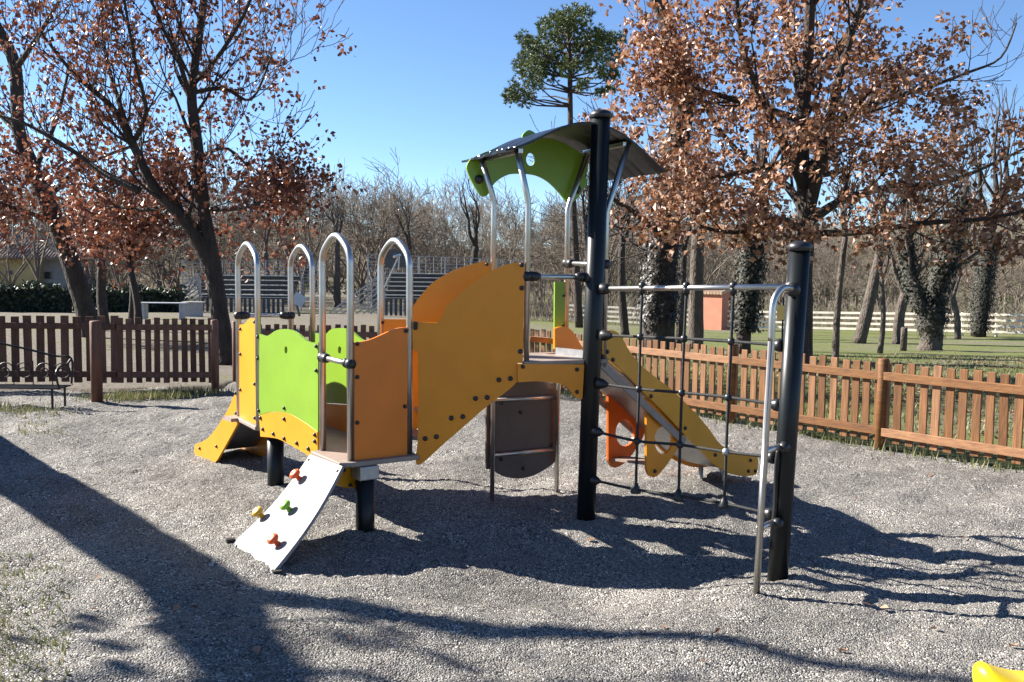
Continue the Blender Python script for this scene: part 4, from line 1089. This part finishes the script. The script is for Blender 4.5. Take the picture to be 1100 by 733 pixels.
for lab, u, y, vt, sd_, r0, ln, vf in (
    ('slender grey sapling on the lawn just right of the black corner post', 899, 19, 190, 51, .075, 9, 255),
    ('thin leaning trunk by the rail fence, left of the slender grey sapling', 870, 40, 250, 52, .14, -5, 310),
    ('crooked grey trunk leaning right, left of the upright lawn sapling', 924, 33, 200, 53, .22, 22, 270),
    ('thin upright sapling on the lawn left of the gnarled trunk', 947, 25, 240, 54, .075, 0, 300),
    ('short leaning grey trunk against the rail fence, touching the stub post', 966, 33, 240, 55, .20, 6, 315),
    ('small dark tree at the rail fence right of the gnarled trunk', 1030, 40, 240, 56, .14, -6, 320),
    ('dark bare tree framed between the tall black post and the net top bar', 672, 36, 190, 57, .17, -4, 265),
    ('dark crooked tree seen through the roof uprights', 640, 40, 170, 58, .16, -12, 240),
    ('dark crooked bare tree above the court fence, left of the roof uprights', 505, 62, 190, 59, .26, 6, 265),
    ('pale bare tree above the tallest hoop', 362, 66, 205, 60, .26, 0, 260),
    ('bare tree behind the bleachers between the two right-hand hoops', 440, 70, 212, 61, .24, 0, 265),
    ('bare tree far behind the leftmost hoop', 285, 64, 215, 62, .22, 0, 270)):
    small_tree(lab, u, y, vt, sd_, r0, None, 0, ln, 4, BARKG if sd_ not in (57, 58, 59) else BARK, v_fork=vf, minr=.010)
mb = MB(); q = ground_at(972, 27); mb.lathe(q, [(.09, -.05), (.09, .62), (.07, .66)], 12); tag(build('stub_post', mb, BARKG, None, q, shade=True), 'short grey wooden post standing on the lawn left of the gnarled trunk', 'post')

# --- tree outside the frame on the left whose shadow crosses the gravel
rs_ = random.Random(71)
ot = thing('oak_tree', 'leaning forked oak at the left, beside the iron bench', 'tree', (-5.35, 9.35, 0))
Lc = 1 / math.tan(SUN_EL); sx_, sy_ = -SUN_AZ[0], -SUN_AZ[1]
def sh(u, v, z):
    d = ray(u, v); t = -EYE / d[2]; k = z * Lc
    return np.array([d[0] * t - sx_ * k, EYE * 0 + d[1] * t - sy_ * k, z])
mb = MB(); tips = []
P_, rr = limb(mb, [(-5.35, 9.35, -.1), sh(-30, 480, .9), sh(70, 540, 2.0), sh(150, 590, 2.9), sh(205, 625, 3.5)], .26, .20, 10, 4, .04, rs_)
P2, r2 = limb(mb, [sh(205, 625, 3.5), sh(250, 690, 4.6), sh(300, 760, 5.6), sh(360, 860, 6.6)], .20, .10, 8, 4, .05, rs_)
P3, r3 = limb(mb, [sh(205, 622, 3.5), sh(330, 650, 4.4), sh(480, 672, 5.2), sh(650, 682, 6.0), sh(860, 705, 6.9), sh(1060, 742, 7.7)], .12, .05, 8, 4, .05, rs_)
oak_branches(mb, P2, r2, rs_, tips, 4, .8, 2, .3)
build('trunk', mb, BARK, ot, shade=True)
mb = MB(); leaves(mb, tips, 300, .11, rs_, .15); build('crown', mb, REDLEAF, ot)

# ------------------------------------------------------------------ far wood (one mass)
def proto(seed, lev=5, L=2.2, r0=.13, up=.05):
    rs2 = random.Random(seed); mb = MB(); tp = []
    mb.tube([(0, 0, -.3), (0, 0, 1.6)], [r0, r0 * .85], 5, cap=False)
    for k in range(4): grow(mb, (0, 0, 1.4), rot_dir((0, 0, 1), rs2.uniform(.1, .7), rs2), L, r0 * .55, lev - 1, rs2, tp, up=up, minr=.0115, wig=.38, spread=(.4, 1.0), sides=(4, 4, 3, 3, 3, 3), step=3, fork=(2, 4))
    return np.array([tuple(p) for p in mb.v]), np.array([f + (f[-1],) * (4 - len(f)) for f in mb.f])
PR = [proto(100 + k) for k in range(5)]
def wood(name, label, spots, m):
    V_ = []; F_ = []; o = 0
    for (x, y, z, s_, k, a) in spots:
        v, f = PR[k]; c, s2 = math.cos(a), math.sin(a)
        w = np.stack([x + s_ * (v[:, 0] * c - v[:, 1] * s2), y + s_ * (v[:, 0] * s2 + v[:, 1] * c), z + s_ * v[:, 2]], 1)
        V_.append(w); F_.append(f + o); o += len(v)
    V_ = np.concatenate(V_); F_ = np.concatenate(F_)
    me = bpy.data.meshes.new(name); me.vertices.add(len(V_)); me.vertices.foreach_set('co', V_.ravel())
    me.loops.add(F_.size); me.loops.foreach_set('vertex_index', F_.ravel()); me.polygons.add(len(F_))
    me.polygons.foreach_set('loop_start', np.arange(0, F_.size, 4)); me.polygons.foreach_set('loop_total', np.full(len(F_), 4))
    me.update(calc_edges=True); o = link(name, me, m); return tag(o, label, 'wood', None, 'stuff')
rs_ = random.Random(81); spots = []
for k in range(540):
    az = rs_.choice([rs_.uniform(-.55, .55), rs_.uniform(-.55, .55), rs_.uniform(-.9, .9)]); d = rs_.choice([rs_.uniform(66, 90), rs_.uniform(80, 130), rs_.uniform(110, 200)])
    x, y = d * math.sin(az), d * math.cos(az)
    z = float(hz(np.array(x), np.array(y))) if y > 68 else -2.0
    z = max(z, -2.2)
    right = smooth(np.array(az), .12, .3)
    s_ = rs_.choice([rs_.uniform(.55, 1.0), rs_.uniform(.9, 1.6)]) * (1.0 - .25 * right)
    spots.append((x, y, z, s_, rs_.randrange(5), rs_.uniform(0, 6.28)))
wood('far_wood', 'grey-brown bare winter wood covering the hillside in the distance', spots, TWIG)
# evergreen scrub on the hill
mb = MB()
for k in range(130):
    az = rs_.choice([rs_.uniform(-.22, -.02), rs_.uniform(.1, .55), rs_.uniform(-.5, .55)]); d = rs_.uniform(75, 205); x, y = d * math.sin(az), d * math.cos(az); z = float(hz(np.array(x), np.array(y)))
    R_ = rs_.uniform(1.0, 2.6)
    for j in range(150):
        dd = Vector((rs_.gauss(0, 1), rs_.gauss(0, 1), abs(rs_.gauss(0, 1)))).normalized(); c = Vector((x, y, z)) + Vector((dd.x * R_, dd.y * R_, dd.z * R_ * 1.1)) * rs_.uniform(.6, 1.05)
        s_ = rs_.uniform(.2, .5); a = Vector((rs_.uniform(-1, 1), rs_.uniform(-1, 1), rs_.uniform(-1, 1))).normalized(); b = a.orthogonal().normalized()
        mb.add([c - b * s_ * .5, c + a * s_, c + b * s_ * .5], [(0, 1, 2)])
SCRUB = leaf_mat('evergreen_scrub_leaves', [(.03, .04, .02), (.06, .07, .035), (.09, .10, .05)], .1, .7)
tag(build('evergreen_scrub', mb, SCRUB), 'dull green evergreen scrub scattered over the distant hillside', 'scrub', None, 'stuff')
# bare brush along the far rail fence
mb = MB()
for k in range(2600):
    az = rs_.uniform(-.05, .55); d = rs_.uniform(55, 75); x, y = d * math.sin(az), d * math.cos(az); z = float(terrain(np.array(x), np.array(y)))
    p = Vector((x, y, z)); L_ = rs_.uniform(.5, 2.2); dr = rot_dir((0, 0, 1), rs_.uniform(0, .6), rs_)
    mb.tube([p, p + dr * L_ * .5, p + rot_dir(dr, .35, rs_) * L_], [.016, .012, .006], 3, cap=False)
    q = p + dr * L_ * .4; mb.tube([q, q + rot_dir(dr, .7, rs_) * L_ * .5], [.010, .005], 3, cap=False)
tag(build('bare_brush', mb, TWIG), 'tangled bare brush behind the pale rail fence', 'brush', None, 'stuff')

# ------------------------------------------------------------------ pale rail fence far behind
wf = thing('rail_fence', 'pale four-rail wooden fence across the far side of the lawn', 'fence', ground_at(870, 50))
WP = [ground_at(600, 56), ground_at(700, 53.5), ground_at(800, 51), ground_at(900, 48.5), ground_at(1000, 46), ground_at(1110, 43.5), ground_at(1250, 41)]
for k in range(len(WP) - 1):
    a, b = WP[k], WP[k + 1]
    for z in (.22, .48, .75, 1.0):
        mb = MB(); mb.beam(a + [0, 0, z], b + [0, 0, z + .0], .05, .105); build('rail', mb, WPAINT, wf)
    for j in range(3):
        q = a + (b - a) * j / 3; mb = MB(); mb.box((q[0], q[1] + .09, q[2] + .5), .12, .1, 1.15); build('post', mb, WPAINT, wf)

# ------------------------------------------------------------------ pink shed
YSH = 52
SHW = mat('pink_orange_render', (.50, .19, .12), .85, var=.12, scale=2, bump=.2, bscale=30)
TILE = mat('pale_clay_tiles', (.50, .34, .24), .85, var=.4, scale=3, bump=.3, bscale=12)
b0 = ground_at(768, YSH); sh_ = thing('shed', 'small salmon pink shed with a pale tiled lean-to roof', 'shed', b0)
mb = MB(); W_, D_, rz = 1.55, 1.2, R(-44)
ca, sn = math.cos(rz), math.sin(rz)
def sp_(x, y, z): return (b0[0] + x * ca - y * sn, b0[1] + x * sn + y * ca, b0[2] + z)
v = [sp_(-W_ / 2, -D_ / 2, 0), sp_(W_ / 2, -D_ / 2, 0), sp_(W_ / 2, D_ / 2, 0), sp_(-W_ / 2, D_ / 2, 0), sp_(-W_ / 2, -D_ / 2, 1.95), sp_(W_ / 2, -D_ / 2, 1.95), sp_(W_ / 2, D_ / 2, 2.2), sp_(-W_ / 2, D_ / 2, 2.2)]
mb.add(v, [(0, 1, 5, 4), (1, 2, 6, 5), (2, 3, 7, 6), (3, 0, 4, 7), (4, 5, 6, 7)]); build('wall', mb, SHW, sh_)
mb = MB()
for i in range(9):
    x = -W_ / 2 - .08 + (W_ + .16) * (i + .5) / 9
    mb.tube([sp_(x, -D_ / 2 - .14, 1.98), sp_(x, D_ / 2 + .1, 2.27)], .095, 8)
build('roof', mb, TILE, sh_)

# ------------------------------------------------------------------ yellow sign on a thin post near the fence
q = ground_at(841, 21); sg = thing('sign_post', 'small blank yellow sign plate on a thin post behind the right-hand black post', 'sign', q)
mb = MB(); mb.tube([q, (q[0], q[1], 1.0)], .02, 6); build('post', mb, BARK, sg)
mb = MB(); c = at(839.5, 336, 20.95); mb.box(tuple(c), .20, .02, .30, R(-38)); build('plate', mb, mat('yellow_sign', (.75, .5, .16), .5, var=.1, scale=4), sg)

# ------------------------------------------------------------------ hedges, house, bleachers, court on the left
def hedge(label, u0, u1, y, vt, seed, dep=1.2):
    rs2 = random.Random(seed); a = ground_at(u0, y); b = ground_at(u1, y); h = at((u0 + u1) / 2, vt, y)[2] - a[2]
    t = thing('hedge', label, 'hedge', (a + b) / 2); mb = MB()
    nx = 40; vs = []
    n = int(330 * (b[0] - a[0]))
    for i in range(n):
        x = rs2.uniform(a[0], b[0]); bump_ = .12 * math.sin(x * 2.3 + seed) + .09 * math.sin(x * 5.1)
        f = rs2.random()
        if f < .45: c = Vector((x, y - dep / 2 + rs2.gauss(0, .10), a[2] + rs2.uniform(0, h)))
        elif f < .9: c = Vector((x, y + rs2.uniform(-dep / 2, dep / 2), a[2] + h + bump_ + rs2.gauss(0, .08)))
        else: c = Vector((rs2.choice([a[0], b[0]]) + rs2.gauss(0, .1), y + rs2.uniform(-dep / 2, dep / 2), a[2] + rs2.uniform(0, h)))
        s_ = rs2.uniform(.08, .2); p = Vector((rs2.uniform(-1, 1), rs2.uniform(-1, 1), rs2.uniform(-.5, 1))).normalized(); q_ = p.cross(Vector((rs2.uniform(-1, 1), rs2.uniform(-1, 1), rs2.uniform(-1, 1)))).normalized()
        mb.add([c - q_ * s_ * .5, c + p * s_, c + q_ * s_ * .5, c - p * s_ * .4], [(0, 1, 2, 3)])
    build('foliage', mb, HEDGE, t)
    mb = MB(); mb.box(((a[0] + b[0]) / 2, y + .05, a[2] + h / 2 - .05), b[0] - a[0] - .2, dep - .25, h - .1); build('shade_core', mb, mat('hedge_shade', (.012, .016, .009), .9, var=.4, scale=6, bump=.8), t)  # solid dark box inside the foliage stands in for the hedge's inner shade
hedge('long dark clipped hedge in front of the yellow house at the left edge', -60, 74, 52, 308, 91)
hedge('dark clipped hedge between the leaning trunks, right of the yellow house', 96, 138, 53, 312, 92)
hedge('dark clipped hedge just left of the ball court netting', 146, 197, 54, 312, 93)
# house
yh = 68; hb = ground_at(5, yh); HW = mat('ochre_render', (.52, .40, .19), .85, var=.15, scale=1.2); HR = mat('grey_clay_tiles', (.22, .17, .15), .8, var=.4, scale=2.2, bump=.3, bscale=8)
hs = thing('house', 'ochre house with a tiled hip roof half hidden behind trees at the left edge', 'house', hb)
x0, x1 = at(-75, 300, yh)[0], at(38, 300, yh)[0]; x2 = at(62, 300, yh)[0]; zt = at(20, 278, yh)[2]; zr = at(20, 252, yh)[2]; g0 = hb[2]
mb = MB(); mb.box(((x0 + x1) / 2, yh + 3, (g0 + zt) / 2), x1 - x0, 6, zt - g0); build('wall', mb, HW, hs)
mb = MB(); mb.box(((x1 + x2) / 2 + .005, yh + 3.6, (g0 + zt) / 2), x2 - x1, 4.8, zt - g0 - .02); o = build('porch_wall', mb, mat('pale_grey_render', (.34, .35, .37), .85, var=.15, scale=2), hs)
mb = MB(); ex = .7
A0 = [(x0 - ex, yh - ex, zt), (x2 + ex, yh - ex, zt), (x2 + ex, yh + 6.6, zt), (x0 - ex, yh + 6.6, zt)]; rid = [(x0 + 3, yh + 3, zr + .4), (at(5, 300, yh)[0], yh + 3, zr + .4)]
mb.add(A0 + rid, [(0, 1, 5, 4), (1, 2, 5), (2, 3, 4, 5), (3, 0, 4), (3, 2, 1, 0)])
for k in range(46):
    f = (k + .5) / 46; xb = (x0 - ex) + f * (x2 - x0 + 2 * ex)
    xt = min(max(xb, rid[0][0]), rid[1][0]); den = max(1e-3, (x2 + ex - rid[1][0])); tt = 1 - max(0, (xb - rid[1][0]) / den); tt = min(tt, 1 - max(0, (rid[0][0] - xb) / (rid[0][0] - x0 + ex)))
    e = (xb, yh - ex + (3 + ex) * tt, zt + (zr + .4 - zt) * tt); mb.tube([(xb, yh - ex - .03, zt + .03), (e[0], e[1], e[2] + .03)], .11, 6)
build('roof', mb, HR, hs)
for (u, v, w, h) in ((11, 293, 6, 5), (52, 296, 9, 9)):
    c = at(u, v, yh - .02 if u < 38 else yh + 1.15); mb = MB(); mb.box(tuple(c), w / FPX * yh, .10, h / FPX * yh); o = build('window', mb, mat('window_frame_paint', (.3, .3, .32), .5), hs)
    mb = MB(); mb.box((c[0], c[1] - .06, c[2]), w / FPX * yh - .1, .03, h / FPX * yh - .1); build('pane', mb, mat('dark_glass', (.03, .04, .05), .1), o)

# ball court netting and bleachers
LGM = mat('pale_grey_paint', (.36, .37, .38), .5, var=.2, scale=5)
DKM = mat('dark_grey_boards', (.045, .045, .048), .5, var=.3, scale=3)
def frame_fence(label, u0, u1, y, vt, nwire, npost):
    a = ground_at(u0, y); b = ground_at(u1, y); h = at((u0 + u1) / 2, vt, y)[2] - a[2]
    t = thing('court_fence', label, 'fence', a)
    for k in range(npost):
        q = a + (b - a) * k / (npost - 1); mb = MB(); mb.tube([q, q + [0, 0, h]], .045, 6); build('post', mb, GALV, t)
    mb = MB()
    for k in range(nwire):
        z = h * (k + 1) / nwire; mb.tube([a + [0, -.05, z], b + [0, -.05, z]], .019, 4)
    for k in range(int((b[0] - a[0]) / .45)):
        q = a + (b - a) * (k + .5) / int((b[0] - a[0]) / .45); mb.tube([q + [0, -.05, 0], q + [0, -.05, h]], .010, 3)
    build('mesh_panel', mb, LGM, t); return t
frame_fence('tall grey wire court fence behind the bleachers, left of the stair panels', 395, 560, 60, 274, 17, 7)
frame_fence('tall grey wire court fence beside the dark forked oak', 196, 345, 62, 280, 15, 6)
def bleacher(label, u0, u1, y, vt, rows, side):
    a = ground_at(u0, y); b = ground_at(u1, y); H_ = at((u0 + u1) / 2, vt, y)[2] - a[2]
    t = thing('bleachers', label, 'bleachers', (a + b) / 2)
    for k in range(rows):
        z = a[2] + H_ * (.48 + .5 * k / (rows - 1)); yy = y + .55 * k
        mb = MB(); mb.box(((a[0] + b[0]) / 2, yy, z), b[0] - a[0], .32, .045); build('seat_board', mb, LGM, t)
        mb = MB(); mb.box(((a[0] + b[0]) / 2, yy + .2, z - .13), b[0] - a[0],   .03, .20); build('riser_board', mb, DKM, t)
    n = int((b[0] - a[0]) / .27)
    mb = MB()
    for i in range(n):
        x = a[0] + .1 + i * .27; mb.box((x, y - .12, a[2] + H_ * .2), .15, .03, H_ * .40)
    build('front_slats', mb, DKM, t)
    mb = MB(); mb.beam((a[0], y - .18, a[2] + H_ * .42), (b[0], y - .18, a[2] + H_ * .42), .05, .05); build('front_rail', mb, GALV, t)
    for s_ in side:
        x = a[0] if s_ < 0 else b[0]
        mb = MB()
        w_ = 3.1
        p0 = np.array([x - w_, y - .35, a[2] + .1]); p1 = np.array([x, y - .35, a[2] + H_ * 1.02])
        mb.beam(p0, p1, .05, .09)
        for k in range(1, 8):
            f = k / 8; mb.beam((p0[0] + w_ * f, y - .35, p0[2]), (x, y - .35, p1[2] - (p1[2] - p0[2]) * f), .04, .075)
        mb.beam((x, y - .35, a[2]), (x, y - .35, a[2] + H_ * 1.02), .06, .06)
        build('side_stair', mb, LGM, t)
    for s_ in (0, .33, .66, 1):
        q = a + (b - a) * s_; mb = MB(); mb.tube([q + [0, .3, 0], q + [0, .3, H_ * .5]], .04, 6); build('leg', mb, GALV, t)
        mb = MB(); mb.tube([q + [0, .55 * rows, 0], q + [0, .55 * rows, H_]], .04, 6); build('leg', mb, GALV, t)
    return t
bleacher('grey metal bleachers right of the tall hoop, with a slanted side stair', 413, 535, 55, 294, 6, (-1,))
bleacher('grey metal bleachers partly hidden behind the dark forked oak, with a slanted side stair', 216, 312, 56, 296, 5, (-1,))
# basketball hoop
q = ground_at(429, 53); bb = thing('basketball_hoop', 'basketball hoop with dark backboard in front of the bleachers', 'basketball hoop', q)
mb = MB(); c = at(425, 278, 53); mb.box((c[0], c[1] + .6, c[2]), 1.25, .05, .95); build('backboard', mb, mat('dark_backboard', (.05, .055, .065), .4, var=.2, scale=3), bb)
mb = MB(); mb.tube([ground_at(411, 53), at(411, 313, 53), at(429, 274, 53)], .04, 6); mb.tube([at(429, 274, 53), at(428, 290, 53)], .03, 6); mb.tube([at(423, 276, 52.8), at(430, 274, 53.2)], .08, 6); build('support_arm', mb, STEEL, bb)
mb = MB(); mb.tube([ground_at(410, 53), at(410, 316, 53)], .06, 8); build('pole', mb, GALV, bb)
q = ground_at(321, 50); b2 = thing('basketball_hoop', 'tilted grey backboard seen between the second and third hoops', 'basketball hoop', q)
mb = MB(); c = at(321, 322, 50); mb.box((0, 0, 0), .62, .05, .60); mb.v = [(c[0] + x * .86 + z * .5, c[1] + y, c[2] + z * .86 - x * .5) for x, y, z in mb.v]; build('backboard', mb, mat('pale_backboard', (.36, .42, .46), .4, var=.1, scale=3), b2)
mb = MB(); mb.tube([q, q + [-.25, .1, .9], c + [-.3, .1, .9]], .07, 6); build('pole', mb, DKM, b2)
# low pale wall and table left of the forked oak
q = ground_at(207, 46); mb = MB(); mb.box((q[0], q[1], q[2] + .33), .8, .4, .66); mb.box((q[0], q[1], q[2] + .69), 1.0, .55, .06)
tag(build('low_wall', mb, mat('pale_concrete', (.34, .33, .31), .8, var=.2, scale=4), None, q), 'pale concrete block at the foot of the court fence, left of the forked oak', 'block')
q = ground_at(175, 42); tb = thing('park_table', 'pale picnic table left of the concrete block beyond the fence', 'table', q)
mb = MB(); mb.box((q[0], q[1], q[2] + .70), 2.0, .6, .04); build('table_top', mb, LGM, tb)
for s_ in (-.8, .8):
    mb = MB(); mb.box((q[0] + s_, q[1], q[2] + .36), .1, .5, .70); build('leg', mb, LGM, tb)

# ------------------------------------------------------------------ grass blades and leaves on the ground
mb = MB(); rs_ = random.Random(95)
def blades(n, fx, h0, h1, w=.006):
    for i in range(n):
        x, y, z = fx(); a = rs_.uniform(0, 6.28); L_ = rs_.uniform(h0, h1); dx, dy = math.cos(a), math.sin(a); t = rs_.uniform(.1, .8)
        mb.add([(x - dy * w, y + dx * w, z - .01), (x + dy * w, y - dx * w, z - .01), (x + dx * L_ * t, y + dy * L_ * t, z + L_)], [(0, 1, 2)])
def along(a, b, sd_, lo=0.0):
    def f():
        t = rs_.random(); x = a[0] + (b[0] - a[0]) * t + rs_.gauss(0, sd_); y = a[1] + (b[1] - a[1]) * t + rs_.gauss(0, sd_) + lo
        return x, y, 0.0
    return f
blades(1500, along(FCOR, FRR, .10, .05), .03, .12); blades(1800, along((-4.9, 11.8), FL2, .16, -.25), .03, .10); blades(2600, along(FLL, (-4.9, 10.75), .14, -.45), .03, .11)
def lawn():
    while True:
        y = rs_.uniform(9.5, 24); x = rs_.uniform(1, .62 * y)
        if not inside(np.array([x]), np.array([y]))[0]: return x, y, float(pz(np.array([x]), np.array([y]))[0])
blades(16000, lawn, .03, .08, .009)
tag(build('grass', mb, GRASSB), 'short rough winter grass along the fences and over the lawn', 'grass', None, 'stuff')
mb = MB()
def patch(u0, u1, v0, v1):
    def f():
        u = u0 + (u1 - u0) * rs_.random() ** 1.6; v = rs_.uniform(v0, v1); d = ray(u, v); t = -EYE / d[2]; return d[0] * t, d[1] * t, float(gravel_h(np.array(d[0] * t), np.array(d[1] * t)))
    return f
blades(1300, patch(-20, 75, 590, 740), .008, .034, .006)
blades(160, patch(20, 75, 455, 470), .01, .05, .006)
tag(build('weeds', mb, GRASSB), 'sparse yellowish weeds sprouting through the gravel at the lower left', 'weeds', None, 'stuff')
LITT = leaf_mat('leaf_litter_brown', [(.10, .05, .03), (.2, .11, .065), (.3, .19, .12)], .1, .7)
mb = MB()
for i in range(5200):
    x, y, z = lawn(); 
    if math.sin(x * 1.1 + 2) + math.sin(y * .9 + x * .3) + rs_.gauss(0, .8) < .3: continue
    a = rs_.uniform(0, 6.28); L_ = rs_.uniform(.03, .07); dx, dy = math.cos(a) * L_, math.sin(a) * L_
    mb.add([(x, y, z + .015), (x + dx - dy * .4, y + dy + dx * .4, z + .03), (x + dx * 1.8, y + dy * 1.8, z + .02), (x + dx + dy * .4, y + dy - dx * .4, z + .035)], [(0, 1, 2, 3)])
tag(build('leaf_litter', mb, LITT), 'brown leaf litter strewn over the lawn beyond the fence', 'leaf litter', None, 'stuff')
FLEAF = leaf_mat('fallen_leaf_brown', [(.16, .075, .04), (.30, .16, .09), (.42, .26, .17)], .1, .7)
lm = MB(); lm.add([(0, 0, 0), (.03, .02, .012), (.06, 0, .004), (.03, -.02, .010), (.03, 0, 0)], [(0, 4, 1), (1, 4, 2), (0, 3, 4), (4, 3, 2)])
lme = bpy.data.meshes.new('fallen_leaf'); lme.from_pydata([tuple(p) for p in lm.v], [], lm.f); lme.materials.append(FLEAF)
for k in range(46):
    u = rs_.choice([rs_.uniform(10, 1090), rs_.uniform(600, 1090)]); v = rs_.uniform(470, 728); d = ray(u, v); t = -EYE / d[2]; x, y = d[0] * t, d[1] * t
    o = bpy.data.objects.new('fallen_leaf', lme); COL.objects.link(o); o.location = (x, y, float(gravel_h(np.array(x), np.array(y))) + .012); o.rotation_euler = (rs_.uniform(-.4, .4), rs_.uniform(-.4, .4), rs_.uniform(0, 6.28)); s_ = rs_.uniform(.5, 1.0); o.scale = (s_, s_, s_)
    tag(o, 'dry brown leaf lying on the grey gravel', 'leaf', 'dry leaves scattered on the gravel')
